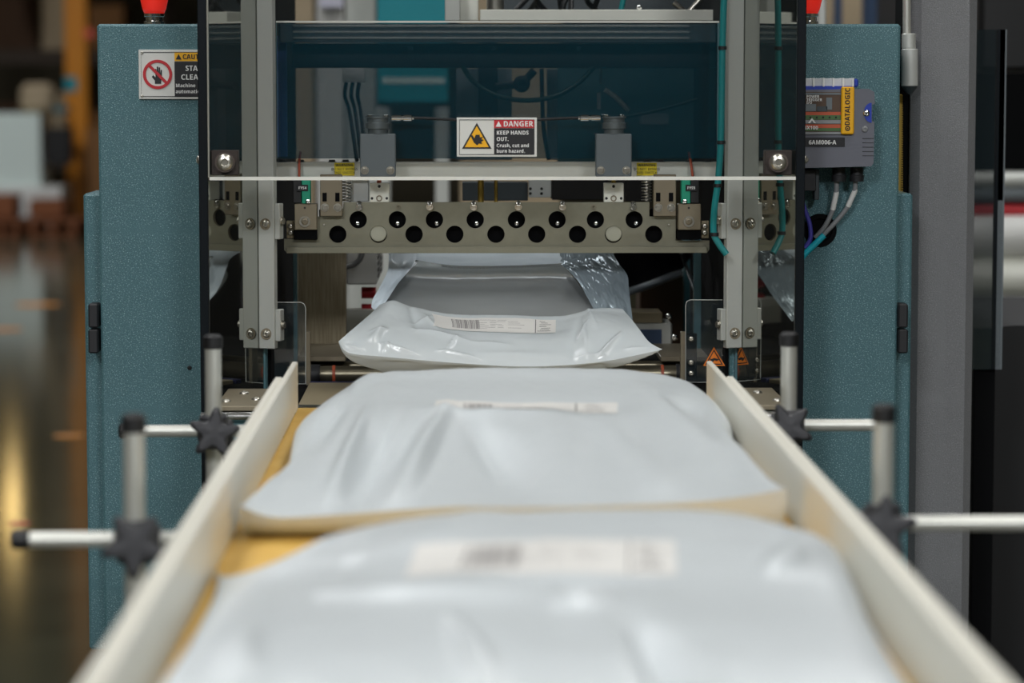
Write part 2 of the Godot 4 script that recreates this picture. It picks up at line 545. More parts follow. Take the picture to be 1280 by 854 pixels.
func cabinets() -> void:
	for side in [-1, 1]:
		var L: bool = side < 0
		var t := thing("machine_cabinet", "speckled teal cabinet bearing the hand warning plate, bare floor beside it" if L else "speckled teal cabinet with the grey junction box and round cable hole", "cabinet", Vector3(-0.4 if L else 0.42, 0, -0.5), "teal cabinets either side of the press")
		var xo := 121.0 if L else 1126.0
		var xi := 332.0 if L else 914.0
		var po := P(xo, 30, ZC)
		var pi := P(xi, 240, ZC)
		var pd := P(xi, 812, ZC)
		obj("body", BX(Vector3((po.x + pi.x) / 2, (po.y + pd.y) / 2, ZC - 0.31), Vector3(absf(po.x - pi.x), po.y - pd.y, 0.62), 0.003), M.teal, t)
		var a := P(104 if L else 1141, 242, ZC - 0.04)
		var b := P(140 if L else 1100, 812, ZC - 0.04)
		obj("wing_panel", BX(Vector3((a.x + b.x) / 2, (a.y + b.y) / 2, ZC - 0.1), Vector3(absf(a.x - b.x), absf(a.y - b.y), 0.12), 0.003), M.teal, t)
		for k in 2:
			var y := 380.0 + 32 * k
			obj("hinge", B1(110 if L else 1123, y, 123 if L else 1135, y + 30, ZC + 0.006, 0.03, 0.002), M.soft_black, t)
		var by := P(0, 812, ZC).y
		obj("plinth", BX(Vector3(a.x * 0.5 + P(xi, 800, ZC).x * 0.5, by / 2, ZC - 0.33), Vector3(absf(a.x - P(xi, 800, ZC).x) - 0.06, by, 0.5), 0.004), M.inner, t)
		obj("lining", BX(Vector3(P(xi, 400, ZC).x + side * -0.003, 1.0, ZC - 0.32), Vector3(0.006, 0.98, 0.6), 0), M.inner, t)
		if L:
			put("plug", bolt, M.black, t, at_px(237, 460, ZC, 0.003))
			var s := obj("warning_plate", B1(173, 62, 273, 124, ZC + 0.004, 0.004, 0.0006), M.sign_white, t)
			s.set_meta("label", "white plate with red no-touching ring and yellow caution band")
			var z := ZC + 0.0046
			obj("frame_line", ring_rect(176, 65, 270, 121, z, 0.8), M.print_black, s)
			obj("hand_symbol", pp(hand_shape(197.5, 95, 0.98), z, 0.0006), M.print_black, s)
			obj("red_ring", ring(197, 93, z - 0.0004, 14.6, 18.2, 0.0012), M.red, s)
			obj("red_slash", pp([[184.5, 82.5], [187, 80], [210, 103], [207.5, 105.5]], z + 0.0006, 0.0006), M.red, s)
			obj("yellow_band", B1(218, 65.5, 269, 76.5, z, 0.0006, 0), M.yellow, s)
			obj("black_field", B1(218, 77, 269, 121, z, 0.0006, 0), M.print_black, s)
			obj("alert_triangle", pp([[219.5, 74.5], [223.2, 67.5], [227, 74.5]], z + 0.0003, 0.0006), M.print_black, s)
			word("CAUTION", 228, 71, z + 0.0003, 0.006, M.print_black, s)
			word("STAY", 231.5, 85.5, z + 0.0003, 0.0068, M.print_white, s)
			word("CLEAR", 226, 96.5, z + 0.0003, 0.0068, M.print_white, s)
			word("Machine", 219.5, 107, z + 0.0003, 0.0045, M.print_white, s)
			word("automatically", 219.5, 114.5, z + 0.0003, 0.0045, M.print_white, s)
			for k in [[177.5, 66], [177.5, 120]]: put("rivet", bolt, M.steel, s, at_px(k[0], k[1], z, 0.002))
			var f := BX(Vector3(P(98, 830, -0.02).x, 0.22, -0.3), Vector3(0.05, 0.44, 0.3), 0.004)
			single("floor_block", f, M.mid_grey, "grey block on the floor by the corner of the caution-plate cabinet", "block")
		else:
			var s := 3600.0 / (3.6 - ZC)
			var g := S()
			lathe(g, [Vector2(0, 0.001), Vector2(14 / s, 0.001), Vector2(15 / s, 0.004), Vector2(20 / s, 0.004), Vector2(21 / s, 0)], P(1025, 288, ZC), Vector3.BACK, 32)
			obj("cable_hole", g, M.inner, t)
		# beacon
		var bx := 193.0 if L else 1010.0
		var zb := ZC - 0.06
		var o := P(bx, 30, zb)
		o.y = P(bx, 30, ZC).y + 0.0004
		var bt := thing("beacon", "red signal lamp on the cabinet with the caution plate" if L else "red signal lamp on the cabinet with the junction box", "lamp", o, "red beacons on the cabinets")
		var st := S()
		lathe(st, [Vector2(0, 0), Vector2(0.0135, 0), Vector2(0.0135, 0.004), Vector2(0.0115, 0.005), Vector2(0.0115, 0.010), Vector2(0.0135, 0.011), Vector2(0.0135, 0.0145), Vector2(0, 0.0145)], o, Vector3.UP, 24)
		obj("base", st, M.chrome, bt)
		st = S()
		lathe(st, [Vector2(0, 0.0145), Vector2(0.013, 0.0145), Vector2(0.0155, 0.02), Vector2(0.021, 0.045), Vector2(0.022, 0.07), Vector2(0.016, 0.082), Vector2(0, 0.084)], o, Vector3.UP, 28, true)
		obj("lens", st, M.beacon, bt)

func ring_rect(x0: float, y0: float, x1: float, y1: float, z: float, w: float) -> SurfaceTool:
	var st := S()
	pb(st, x0, y0, x1, y0 + w, z, 0.0006, 0)
	pb(st, x0, y1 - w, x1, y1, z, 0.0006, 0)
	pb(st, x0, y0 + w, x0 + w, y1 - w, z, 0.0006, 0)
	pb(st, x1 - w, y0 + w, x1, y1 - w, z, 0.0006, 0)
	return st

# ---------------------------------------------------------------- conveyor, guides, rods
func conveyor() -> void:
	var zend := 0.12
	var t := thing("belt_conveyor", "yellow belt conveyor running into the bagging press", "conveyor", Vector3(0, 0, 2))
	var st := S()
	box(st, Vector3(0, BELT - 0.0015, (zend + 4.4) / 2), Vector3(0.494, 0.003, 4.4 - zend), 0)
	obj("belt", st, M.belt, t)
	obj("bed", BX(Vector3(0, BELT - 0.03, 2.28), Vector3(0.49, 0.05, 4.2), 0.002), M.alu, t)
	for s in [-1, 1]:
		obj("frame_rail", BX(Vector3(s * 0.275, BELT - 0.075, 2.27), Vector3(0.022, 0.09, 4.2), 0.002), M.alu, t)
		for z in [0.5, 3.2]: obj("leg", BX(Vector3(s * 0.265, (BELT - 0.11) / 2, z), Vector3(0.04, BELT - 0.11, 0.04), 0.002), M.dark_grey, t)
	obj("nose_roller", C1(Vector3(-0.25, BELT - 0.008, zend), Vector3(0.25, BELT - 0.008, zend), 0.011, 20), M.chrome, t)
	for s in [-1, 1]:
		var g := thing("guide_rail", "cream plastic guide rail ending under the orange hazard triangle" if s > 0 else "cream plastic guide rail on the cable-free side, beside the exposed belt", "guide rail", Vector3(s * 0.253, BELT, 2), "plastic guide rails of the conveyor")
		var a := BX(Vector3(s * 0.2495, BELT + 0.03, (0.15 + 4.4) / 2), Vector3(0.007, 0.057, 4.25), 0.0012)
		obj("thin_strip", a, M.guide, g)
		obj("thick_strip", BX(Vector3(s * 0.2575, BELT + 0.005, (0.33 + 4.4) / 2), Vector3(0.0085, 0.107, 4.07), 0.0015), M.guide, g)
	# clamp rods: two each side
	for s in [-1, 1]:
		for near in [0, 1]:
			var D := [3.1, 2.35][near] as float if s < 0 else [3.12, 2.41][near] as float
			var z := 3.6 - D
			var xv := -0.317 if s < 0 else 0.308
			var yr := CAM.y - 0.3765 if s < 0 else CAM.y - 0.374
			var which: String = ["nearest the press", "nearest the camera"][near]
			var where: String = "bare-floor" if s < 0 else "grey-column"
			var v := thing("support_rod", "upright steel rod with black cap on the %s side, %s" % [where, which], "rod", Vector3(xv, BELT - 0.12, z), "upright clamp rods")
			obj("shaft", C1(Vector3(xv, BELT - 0.12, z), Vector3(xv, 0.969, z), 0.0088, 20), M.rod, v)
			obj("cap", C1(Vector3(xv, 0.964, z), Vector3(xv, 0.981, z), 0.0105, 20, 0.003), M.black, v)
			obj("foot", BX(Vector3(xv - s * 0.013, BELT - 0.1, z), Vector3(0.05, 0.03, 0.03), 0.002), M.soft_black, v)
			var xe := -0.418 if s < 0 else (0.42 if near == 0 else 0.452)
			var zr := z - 0.021
			var h := thing("cross_rod", "level steel rod holding the guide on the %s side, %s" % [where, which], "rod", Vector3(xe, yr, zr), "level clamp rods")
			obj("shaft", C1(Vector3(s * 0.262, yr, zr), Vector3(xe, yr, zr), 0.0066, 20), M.rod, h)
			if s < 0 or near == 0: obj("cap", C1(Vector3(xe - s * 0.012, yr, zr), Vector3(xe + s * 0.004, yr, zr), 0.0085, 20, 0.002), M.black, h)
			var k := thing("rod_clamp", "black star-knob clamp on the %s side, %s" % [where, which], "clamp", Vector3(xv, yr, z), "star-knob rod clamps")
			st = S()
			cyl(st, Vector3(xv, yr - 0.016, z), Vector3(xv, yr + 0.02, z), 0.0155, 24, 0.002)
			cyl(st, Vector3(xv - 0.019, yr, zr), Vector3(xv + 0.019, yr, zr), 0.0125, 24, 0.002)
			obj("clamp_body", st, M.knob, k)
			var ax := Vector3(0.10 * -s, 0.12, 1).normalized()
			obj("stud", C1(Vector3(xv, yr, z), Vector3(xv, yr, z) + ax * 0.03, 0.006, 14), M.knob, k)
			obj("star_knob", star(Vector3(xv, yr, z) + ax * 0.022, ax, 0.0285, 0.5 + 0.7 * near + s * 0.3), M.knob, k)

func star(o: Vector3, axis: Vector3, R: float, ph: float) -> SurfaceTool:
	var st := S()
	var e := Vector3.UP.cross(axis).normalized()
	var g := axis.cross(e)
	var lv := [[0.0, 0.82], [0.003, 0.98], [0.008, 1.0], [0.013, 0.95], [0.016, 0.8], [0.0165, 0.3], [0.0165, 0.0]]
	var seg := 60
	var f := func(u: float, v: float) -> Vector3:
		var i: int = clampi(int(v * (lv.size() - 1) + 0.5), 0, lv.size() - 1)
		var a := TAU * u + ph
		var r := R * (0.54 + 0.46 * pow(0.5 + 0.5 * cos(5.0 * (a - ph)), 1.8))
		if i >= 5: r = R * 0.52
		return o + axis * lv[i][0] + (e * cos(a) + g * sin(a)) * r * lv[i][1]
	for j in lv.size() - 1:
		for i in seg:
			var q := [f.call(float(i) / seg, float(j) / 6), f.call(float(i + 1) / seg, float(j) / 6), f.call(float(i + 1) / seg, float(j + 1) / 6), f.call(float(i) / seg, float(j + 1) / 6)]
			var c: Vector3 = o + axis * 0.007
			var n: Vector3 = (q[1] - q[0]).cross(q[3] - q[0]).normalized()
			if n == Vector3.ZERO: n = axis
			if n.dot((q[0] + q[2]) / 2 - c) < 0: n = -n
			T(st, [q[0], q[1], q[2]], [n, n, n])
			T(st, [q[0], q[2], q[3]], [n, n, n])
	for i in seg: T(st, [o, f.call(float(i) / seg, 0.0), f.call(float(i + 1) / seg, 0.0)], [-axis, -axis, -axis])
	return st

# ---------------------------------------------------------------- filled mailers
var fn := FastNoiseLite.new()

func px(w: Vector3) -> Vector2:   # where a point of the world falls in the picture
	var d := w - CAM
	var k := F / d.dot(fwd)
	return Vector2(640 + d.dot(rgt) * k, 427 - d.dot(upv) * k)

func crease(p: Vector2, f: Array) -> float:   # f: x0, y0, x1, y1, width in px, height in m, sharp
	var a := Vector2(f[0], f[1])
	var b := Vector2(f[2], f[3])
	var t: float = clampf((p - a).dot(b - a) / (b - a).length_squared(), 0, 1)
	var d: float = p.distance_to(a.lerp(b, t)) / (f[4] * (0.6 + 0.8 * t))
	var g: float = exp(-d * d) if f[6] < 0.5 else exp(-absf(d) * 1.3)
	return f[5] * g * sin(PI * clampf(t * 0.84 + 0.08, 0, 1))

func net(q: Array, u: float, v: float) -> Vector3:
	var s := v * (q.size() - 1)
	var i := clampi(int(s), 0, q.size() - 2)
	var r := []
	for k in [maxi(i - 1, 0), i, i + 1, mini(i + 2, q.size() - 1)]: r.append(along(q[k], u))
	return (r[1] as Vector3).cubic_interpolate(r[2], r[0], r[3], s - i)

func make_bag(label: String, rows: Array, folds: Array, lab: Array, rough: float, floor_y: float, tuck: float, spread: float, gain: float) -> Node3D:   # rows from the front edge to the back: [z, [x, y] ...]
	var g := []
	for j in rows.size():
		var r: Array = rows[j]
		var q := []
		for i in range(1, r.size()): q.append(P(r[i][0], r[i][1], r[0]))
		var lo: Vector3 = q[0]
		var hi: Vector3 = q[-1]
		var k := 0.0 if j == 0 else 1.0
		lo = Vector3(maxf(-0.243, minf(lo.x - 0.003, lerpf(lo.x, -0.234, tuck * k))), lerpf(lo.y, floor_y + 0.008, k), lo.z)
		hi = Vector3(minf(0.243, maxf(hi.x + 0.003, lerpf(hi.x, 0.234, tuck * k))), lerpf(hi.y, floor_y + 0.008, k), hi.z)
		for i in q.size(): q[i].x = clampf(q[i].x, -0.242, 0.242)
		if tuck >= 0.0:
			q.push_front(lo)
			q.push_back(hi)
		g.append(q)
	var nu := 170
	var nv := 130
	var top := func(u: float, v: float) -> Vector3:
		var p := net(g, u, v)
		var at := px(p)
		var e := clampf(minf(minf(v * 14.0, (1 - v) * 8.0), minf(u, 1 - u) * 12.0), 0, 1)
		var d := 0.0
		for f in folds: d += gain * crease(at, f)
		d += rough * (fn.get_noise_2d(p.x * 90, p.z * 60) + 0.7 * absf(fn.get_noise_2d(p.x * 170 + 40, p.z * 110)) - 0.3)
		return p + Vector3(0, 0.85, 0.35) * d * e
	var low := func(u: float, v: float) -> Vector3:
		var p: Vector3 = top.call(u, v)
		var e := minf(minf(u, 1 - u) * 1.4, minf(v, 1 - v) * 1.2)
		var w := pow(maxf(0, 1.0 - e / spread), 2.0)
		return Vector3(p.x, minf(p.y, floor_y + 0.001 + w * (p.y - floor_y - 0.001)), p.z)
	var c := net(g, 0.5, 0.5)
	var t := thing("mailer_bag", label, "bag", Vector3(c.x, floor_y, c.z), "white mailers on the conveyor")
	var st := S()
	surf(st, top, nu, nv)
	surf(st, low, 60, 60, Vector3.DOWN)
	obj("sheet", st, M.poly if tuck >= 0.0 else M.poly_crisp, t)
	st = S()
	surf(st, func(u, v):
		var p: Vector3 = top.call(lerpf(lab[0], lab[1], u), lerpf(lab[2], lab[3], v))
		return p + Vector3(0, 0.0008, 0.0005), 70, 30)
	obj("address_label", st, M.label, t).set_meta("label", "white paper label with barcode")
	return t

func print_label() -> Texture2D:
	var im := Image.create(512, 160, false, Image.FORMAT_RGB8)
	im.fill(c8(236, 234, 230))
	var ink := c8(122, 118, 118)
	var x := 96
	for i in 26:
		var w := rng.randi_range(1, 3)
		im.fill_rect(Rect2i(x, 26, w, 108), ink)
		x += w + rng.randi_range(1, 3)
	for r in [[190, 60], [236, 40], [262, 34], [300, 80]]:
		for k in 7:
			if rng.randf() < 0.75: im.fill_rect(Rect2i(r[0], 30 + k * 16, int(r[1] * rng.randf_range(0.4, 1.0)), 3), c8(150, 146, 146))
	im.fill_rect(Rect2i(414, 4, 3, 152), c8(60, 58, 58))
	for k in 6: im.fill_rect(Rect2i(432 + rng.randi_range(0, 8), 24 + k * 19, rng.randi_range(25, 60), 5), c8(90, 86, 86))
	im.fill_rect(Rect2i(424, 132, 62, 6), ink)
	return ImageTexture.create_from_image(im)

func bags() -> void:
	M.label = mat(Color.WHITE, 0.4)
	M.label.albedo_texture = print_label()
	fn.seed = 11
	fn.frequency = 0.2
	fn.fractal_octaves = 2
	make_bag("white plastic mailer nearest the camera, blurred label facing up", [
		[2.1, [165, 985], [300, 990], [430, 985], [560, 985], [700, 985], [830, 985], [950, 985], [1060, 985], [1150, 985], [1215, 985]],
		[2.0, [200, 868], [318, 862], [440, 855], [565, 850], [700, 850], [822, 850], [932, 855], [1035, 860], [1115, 872], [1158, 892]],
		[1.9, [234, 815], [340, 800], [450, 790], [570, 785], [700, 784], [810, 785], [915, 790], [1005, 795], [1080, 812], [1120, 838]],
		[1.75, [262, 776], [365, 752], [470, 735], [580, 728], [700, 726], [800, 728], [900, 732], [985, 738], [1052, 752], [1085, 778]],
		[1.6, [285, 746], [385, 718], [490, 688], [600, 672], [700, 668], [800, 668], [890, 672], [970, 680], [1038, 700], [1064, 726]],
		[1.45, [330, 712], [412, 670], [505, 650], [600, 642], [700, 638], [800, 636], [880, 638], [955, 650], [1020, 670], [1046, 696]],
		[1.34, [278, 724], [400, 716], [510, 702], [600, 690], [700, 688], [800, 688], [880, 690], [950, 694], [1010, 700], [1040, 710]]],
		[[400, 745, 720, 742, 9, 0.005, 0], [440, 700, 620, 650, 14, 0.004, 0], [690, 760, 760, 745, 10, 0.005, 0], [560, 770, 620, 860, 14, 0.005, 0], [790, 775, 860, 860, 26, -0.008, 0], [320, 790, 290, 850, 20, 0.004, 0], [950, 715, 1010, 690, 14, 0.004, 0], [600, 722, 840, 726, 8, -0.003, 0]],
		[0.30, 0.588, 0.53, 0.64], 0.0010, BELT, 1.0, 0.16, 2.3)
	make_bag("white plastic mailer in the middle, raised front edge over the belt", [
		[1.16, [303, 634], [345, 647], [430, 643], [510, 637], [585, 633], [650, 634], [740, 632], [840, 629], [915, 623], [978, 612]],
		[1.05, [328, 608], [356, 608], [428, 606], [505, 602], [582, 603], [645, 602], [740, 600], [840, 598], [915, 598], [958, 595]],
		[0.89, [360, 581], [382, 572], [432, 562], [508, 557], [580, 560], [645, 560], [740, 560], [840, 560], [905, 562], [934, 568]],
		[0.72, [367, 556], [390, 541], [447, 520], [512, 513], [580, 513], [645, 514], [740, 516], [830, 524], [890, 534], [913, 546]],
		[0.58, [372, 537], [402, 516], [456, 503], [517, 499], [580, 498], [645, 498], [740, 499], [830, 503], [885, 512], [912, 530]],
		[0.42, [386, 522], [418, 500], [464, 483], [522, 478], [580, 477], [645, 477], [740, 478], [820, 481], [875, 491], [905, 516]],
		[0.32, [402, 514], [434, 490], [474, 468], [526, 463], [580, 461], [645, 460], [740, 461], [800, 465], [856, 477], [893, 506]],
		[0.25, [408, 516], [438, 508], [476, 496], [526, 492], [580, 490], [645, 490], [740, 490], [800, 494], [850, 500], [885, 512]]],
		[[462, 508, 408, 636, 10, 0.006, 0], [492, 516, 440, 636, 13, -0.005, 0], [560, 508, 492, 634, 14, 0.007, 0], [585, 524, 660, 612, 24, -0.008, 0], [520, 530, 470, 600, 12, -0.003, 0], [690, 515, 720, 610, 26, 0.004, 0], [520, 513, 720, 514, 5, 0.003, 0], [800, 482, 890, 560, 18, 0.004, 0], [760, 540, 840, 622, 20, 0.004, 0], [470, 466, 380, 540, 8, 0.005, 0], [440, 490, 385, 560, 9, -0.005, 0], [545, 505, 770, 508, 10, -0.003, 0], [830, 500, 880, 520, 10, -0.004, 0]],
		[0.405, 0.667, 0.44, 0.555], 0.0009, BELT, 0.04, 0.09, 2.4)
	var t := make_bag("white plastic mailer lying half inside the press, crisp barcode label", [
		[-0.07, [423, 427], [436, 441], [480, 446], [560, 453], [640, 458], [700, 457], [760, 451], [828, 437]],
		[-0.085, [431, 420], [452, 424], [492, 428], [562, 437], [640, 442], [700, 441], [760, 435], [812, 428]],
		[-0.115, [445, 408], [470, 408], [510, 412], [562, 421], [640, 425], [700, 423], [758, 412], [800, 413]],
		[-0.15, [459, 396], [484, 393], [520, 399], [566, 409], [640, 412], [700, 412], [745, 397], [790, 400]],
		[-0.18, [469, 387], [490, 380], [518, 388], [564, 399], [640, 400], [700, 402], [742, 390], [783, 392]],
		[-0.205, [476, 381], [492, 376], [510, 382], [560, 392], [640, 394], [700, 395], [744, 386], [776, 386]],
		[-0.225, [480, 392], [494, 390], [512, 394], [560, 400], [640, 402], [700, 402], [742, 396], [770, 396]]],
		[[515, 410, 590, 428, 4, 0.006, 1], [590, 428, 640, 432, 4, 0.004, 1], [478, 412, 462, 428, 5, 0.006, 0], [462, 415, 486, 412, 4, 0.005, 1], [432, 432, 456, 440, 4, 0.005, 1], [475, 430, 520, 444, 4, 0.007, 1], [486, 428, 478, 442, 4, 0.005, 1], [545, 438, 600, 450, 4, 0.006, 1], [572, 420, 556, 440, 4, 0.004, 1], [512, 384, 524, 412, 6, -0.006, 0], [540, 396, 512, 404, 4, 0.003, 1], [776, 416, 744, 452, 3.5, 0.008, 1], [728, 398, 736, 452, 5, 0.005, 1], [726, 396, 712, 448, 7, -0.005, 0], [735, 400, 720, 428, 4, 0.005, 1], [732, 380, 745, 408, 4, 0.004, 1], [718, 448, 760, 444, 5, 0.004, 1], [780, 436, 822, 434, 4, 0.003, 1], [530, 393, 548, 412, 3, 0.003, 1], [600, 442, 700, 446, 5, 0.003, 0]],
		[0.365, 0.70, 0.44, 0.70], 0.0007, BELT, -1.0, 0.62, 0.9)
	film_web(t)

func loft(rows: Array, nu: int, nv: int, amp: float, fr: float) -> SurfaceTool:   # rows of [x, y] places with a z each: [[z, [x, y], [x, y] ...] ...]
	var g := []
	for r in rows:
		var q := []
		for i in range(1, r.size()): q.append(P(r[i][0], r[i][1], r[0]))
		g.append(q)
	var st := S()
	surf(st, func(u, v):
		var col := []
		for q in g: col.append(along(q, u))
		var p := along(col, v)
		var e := minf(1.0, 8.0 * minf(minf(u, 1 - u), minf(v, 1 - v)))
		return p + Vector3(0, 0.7, 0.7) * (fn.get_noise_2d(u * fr, v * fr * 1.4) + 0.6 * absf(fn.get_noise_2d(u * fr * 2.3 + 9, v * fr * 2.0 + 5))) * amp * e, nu, nv, Vector3(0, 0.6, 0.8))
	return st

func along(q: Array, t: float) -> Vector3:
	var s := t * (q.size() - 1)
	var i := clampi(int(s), 0, q.size() - 2)
	return q[i].cubic_interpolate(q[i + 1], q[maxi(i - 1, 0)], q[mini(i + 2, q.size() - 1)], s - i)

func film_web(t: Node3D) -> void:
	# the still open back of that bag: a grey sheet that rises to the film web, a pale fold along one side and a clear wrinkled one along the other
	var a := loft([[-0.21, [474, 394], [560, 400], [640, 402], [700, 402], [748, 402]], [-0.228, [478, 384], [560, 389], [640, 390], [700, 391], [745, 392]], [-0.25, [482, 375], [560, 379], [640, 380], [700, 380], [741, 382]], [-0.275, [490, 363], [560, 367], [640, 367], [690, 367], [733, 370]], [-0.295, [498, 352], [560, 356], [640, 356], [690, 355], [726, 359]], [-0.302, [505, 344], [565, 347], [640, 346], [690, 345], [718, 348]], [-0.298, [514, 334], [570, 337], [640, 336], [690, 335], [708, 337]], [-0.29, [520, 325], [570, 332], [640, 332], [690, 330], [702, 330]]], 70, 70, 0.0007, 9)
	obj("open_sheet", a, M.film_grey, t).set_meta("label", "grey shiny inside of the open back sheet")
	a = loft([[-0.296, [518, 326], [570, 332], [640, 332], [690, 330], [704, 329]], [-0.313, [510, 321], [570, 325], [640, 324], [690, 323], [712, 324]], [-0.333, [500, 314], [570, 317], [640, 316], [690, 316], [724, 316]], [-0.363, [490, 300], [570, 302], [640, 301], [690, 301], [736, 300]]], 60, 20, 0.002, 10)
	obj("film_web", a, M.film_white, t)
	a = loft([[-0.215, [464, 384], [469, 388], [476, 386]], [-0.232, [466, 374], [476, 378], [486, 372]], [-0.254, [474, 360], [486, 362], [498, 354]], [-0.277, [484, 340], [498, 344], [512, 338]], [-0.293, [486, 324], [504, 328], [522, 326]], [-0.349, [486, 306], [504, 306], [520, 307]]], 24, 50, 0.0016, 12)
	obj("pale_fold", a, M.film_white, t)
	a = loft([[-0.209, [748, 398], [768, 402], [792, 408]], [-0.226, [742, 386], [764, 390], [790, 394]], [-0.246, [733, 370], [760, 372], [788, 378]], [-0.265, [724, 354], [752, 354], [786, 360]], [-0.282, [712, 340], [742, 338], [784, 344]], [-0.296, [702, 330], [734, 327], [774, 330]], [-0.321, [700, 320], [732, 316], [766, 316]], [-0.349, [700, 306], [730, 304], [762, 304]]], 70, 90, 0.0026, 13)
	obj("clear_fold", a, M.film_clear, t).set_meta("label", "clear wrinkled side fold of the open bag")

# ---------------------------------------------------------------- guards: front pane, slanted side panes with posts
func guards() -> void:
	var top := 1.56
	var a := P(262, 222, 0.0)
	var b := P(995, 222, 0.0)
	var t := thing("clear_guard", "clear front guard pane bearing the danger sign", "guard", Vector3((a.x + b.x) / 2, a.y, 0))
	var cy := (a.y + top) / 2
	obj("pane", BX(Vector3((a.x + b.x) / 2, cy, 0), Vector3(b.x - a.x, top - a.y, 0.005), 0), M.pane_front, t)
	obj("polished_edge", BX(Vector3((a.x + b.x) / 2, a.y - 0.0012, 0), Vector3(b.x - a.x, 0.0042, 0.0052), 0), M.pane_edge, t)
	for x in [a.x - 0.001, b.x + 0.001]: obj("polished_edge", BX(Vector3(x, cy, 0), Vector3(0.0024, top - a.y, 0.0052), 0), M.pane_side_edge, t)
	for x in [281, 973]:
		var w := obj("washer", C1(P(x, 203, 0.0025), P(x, 203, 0.005), 0.0125, 24), M.rubber, t)
		put("bolt_head", bolt, M.steel, w, at_px(x, 203, 0.005, 0.0108))
		obj("standoff", C1(P(x, 203, -0.003), P(x, 203, -0.03), 0.008, 16), M.soft_black, t)
		obj("mount_block", B1(x - 17, 188, x + 17, 219, -0.004, 0.02, 0.001), M.rubber, t)
	# danger sign
	var z := 0.0045
	var s := obj("danger_sign", B1(571, 147, 671, 196, z, 0.0018, 0.0003), M.sign_white, t)
	s.set_meta("label", "white sign with yellow crush triangle and red danger band")
	z += 0.0005
	obj("frame_line", ring_rect(574, 149.5, 668, 193.5, z, 0.6), M.print_black, s)
	obj("triangle_rim", pp([[577.5, 186], [596, 153.5], [614.5, 186]], z, 0.0005), M.print_black, s)
	obj("triangle", pp([[581, 184], [596, 157.5], [611, 184]], z + 0.0004, 0.0006), M.yellow, s)
	obj("crush_symbol", pp([[588, 169.5], [590.5, 169], [593, 173], [594.5, 168.5], [599.5, 168.5], [600, 172], [604, 171], [601.5, 174], [605, 175], [601.5, 177.5], [603, 180], [598.5, 179.5], [596.5, 182], [594, 179.5], [592.5, 178.5]], z + 0.0008, 0.0006), M.print_black, s)
	obj("red_band", B1(617.5, 149.5, 668, 160, z, 0.0006, 0), M.red, s)
	obj("black_field", B1(617.5, 160.3, 668, 193.5, z, 0.0006, 0), M.print_black, s)
	obj("alert_triangle", pp([[619.5, 158.5], [623.2, 151.5], [627, 158.5]], z + 0.0004, 0.0006), M.print_white, s)
	word("DANGER", 629, 155, z + 0.0003, 0.0066, M.print_white, s)
	word("KEEP HANDS", 620.5, 166, z + 0.0003, 0.0048, M.print_white, s)
	word("OUT.", 620.5, 174, z + 0.0003, 0.0048, M.print_white, s)
	word("Crush, cut and", 620.5, 182, z + 0.0003, 0.0042, M.print_white, s)
	word("burn hazard.", 620.5, 189, z + 0.0003, 0.0042, M.print_white, s)
	# side panes
	for side in [-1, 1]:
		var L: bool = side < 0
		var th := deg_to_rad(19.0)
		var f := Vector3(-0.3695 if L else 0.3735, 0, 0.0)
		var dir := Vector3(-side * sin(th), 0, -cos(th))
		var nin := Vector3(-side * cos(th), 0, sin(th))
		var bs := Basis(nin, Vector3.UP, nin.cross(Vector3.UP))
		var ln := 0.188
		var y0 := 0.62
		var g := thing("slanted_guard", "slanted smoked side pane mirroring the press, beside the caution plate" if L else "slanted smoked side pane mirroring the press, beside the junction box", "guard", f + Vector3(0, y0, 0), "slanted side panes of the guard")
		obj("pane", BX(f + dir * (ln / 2 + 0.004) + Vector3(0, (y0 + top) / 2, 0) - nin * 0.003, Vector3(0.006, top - y0, ln - 0.004), 0, bs), M.pane_side, g)
		obj("dark_rim", BX(f + Vector3(side * 0.001, (y0 + top) / 2, 0.0), Vector3(0.0115, top - y0, 0.008), 0.001), M.pane_rim, g)
		obj("teal_rim", BX(f + dir * (ln - 0.001) + Vector3(0, (y0 + top) / 2, 0) - nin * 0.002, Vector3(0.007, top - y0, 0.003), 0, bs), M.pane_teal_rim, g)
		put("rim_bolt", bolt, M.steel, g, Transform3D(Basis(Quaternion(Vector3.BACK, Vector3(side, 0, 0.3).normalized())).scaled(Vector3.ONE * 0.0055), Vector3(f.x + side * 0.007, P(246, 200, 0).y, -0.002)))
		# post
		var pc := f + dir * 0.174 + nin * 0.0112
		var yb := P(330, 437.5, -0.14).y
		var p := thing("guard_post", "pale square aluminium post beside the caution-plate cabinet" if L else "pale square aluminium post carrying the teal air hose", "post", pc + Vector3(0, yb, 0), "aluminium guard posts")
		obj("profile", BX(pc + Vector3(0, (yb + top) / 2, 0), Vector3(0.022, top - yb, 0.012), 0.001, bs), M.alu, p)
		for y in [281, 419]:
			var yy := P(330, y, -0.14).y
			var c := pc - dir * 0.006 + Vector3(0, yy, 0)
			var q := Quaternion(Vector3.BACK, -dir)
			var wv := put("countersink", ringbolt, M.bracket, p, Transform3D(Basis(q).scaled(Vector3(0.0078, 0.0078, 0.004)), c))
			put("bolt_head", bolt, M.steel, wv, Transform3D(Basis(q).scaled(Vector3.ONE * 0.0058), c))
		for y in [[255, 300], [388, 428]]:
			var y1 := P(330, y[0], -0.14).y
			var y2 := P(330, y[1], -0.14).y
			var c := pc + nin * 0.0145 + dir * 0.004 + Vector3(0, (y1 + y2) / 2, 0)
			var br := obj("bracket", BX(c, Vector3(0.007, y1 - y2, 0.014), 0.001, bs), M.alu, p)
			put("nut", hexbolt, M.steel, br, Transform3D(Basis(Quaternion(Vector3.BACK, nin)).scaled(Vector3.ONE * 0.0065), c + nin * 0.0035))
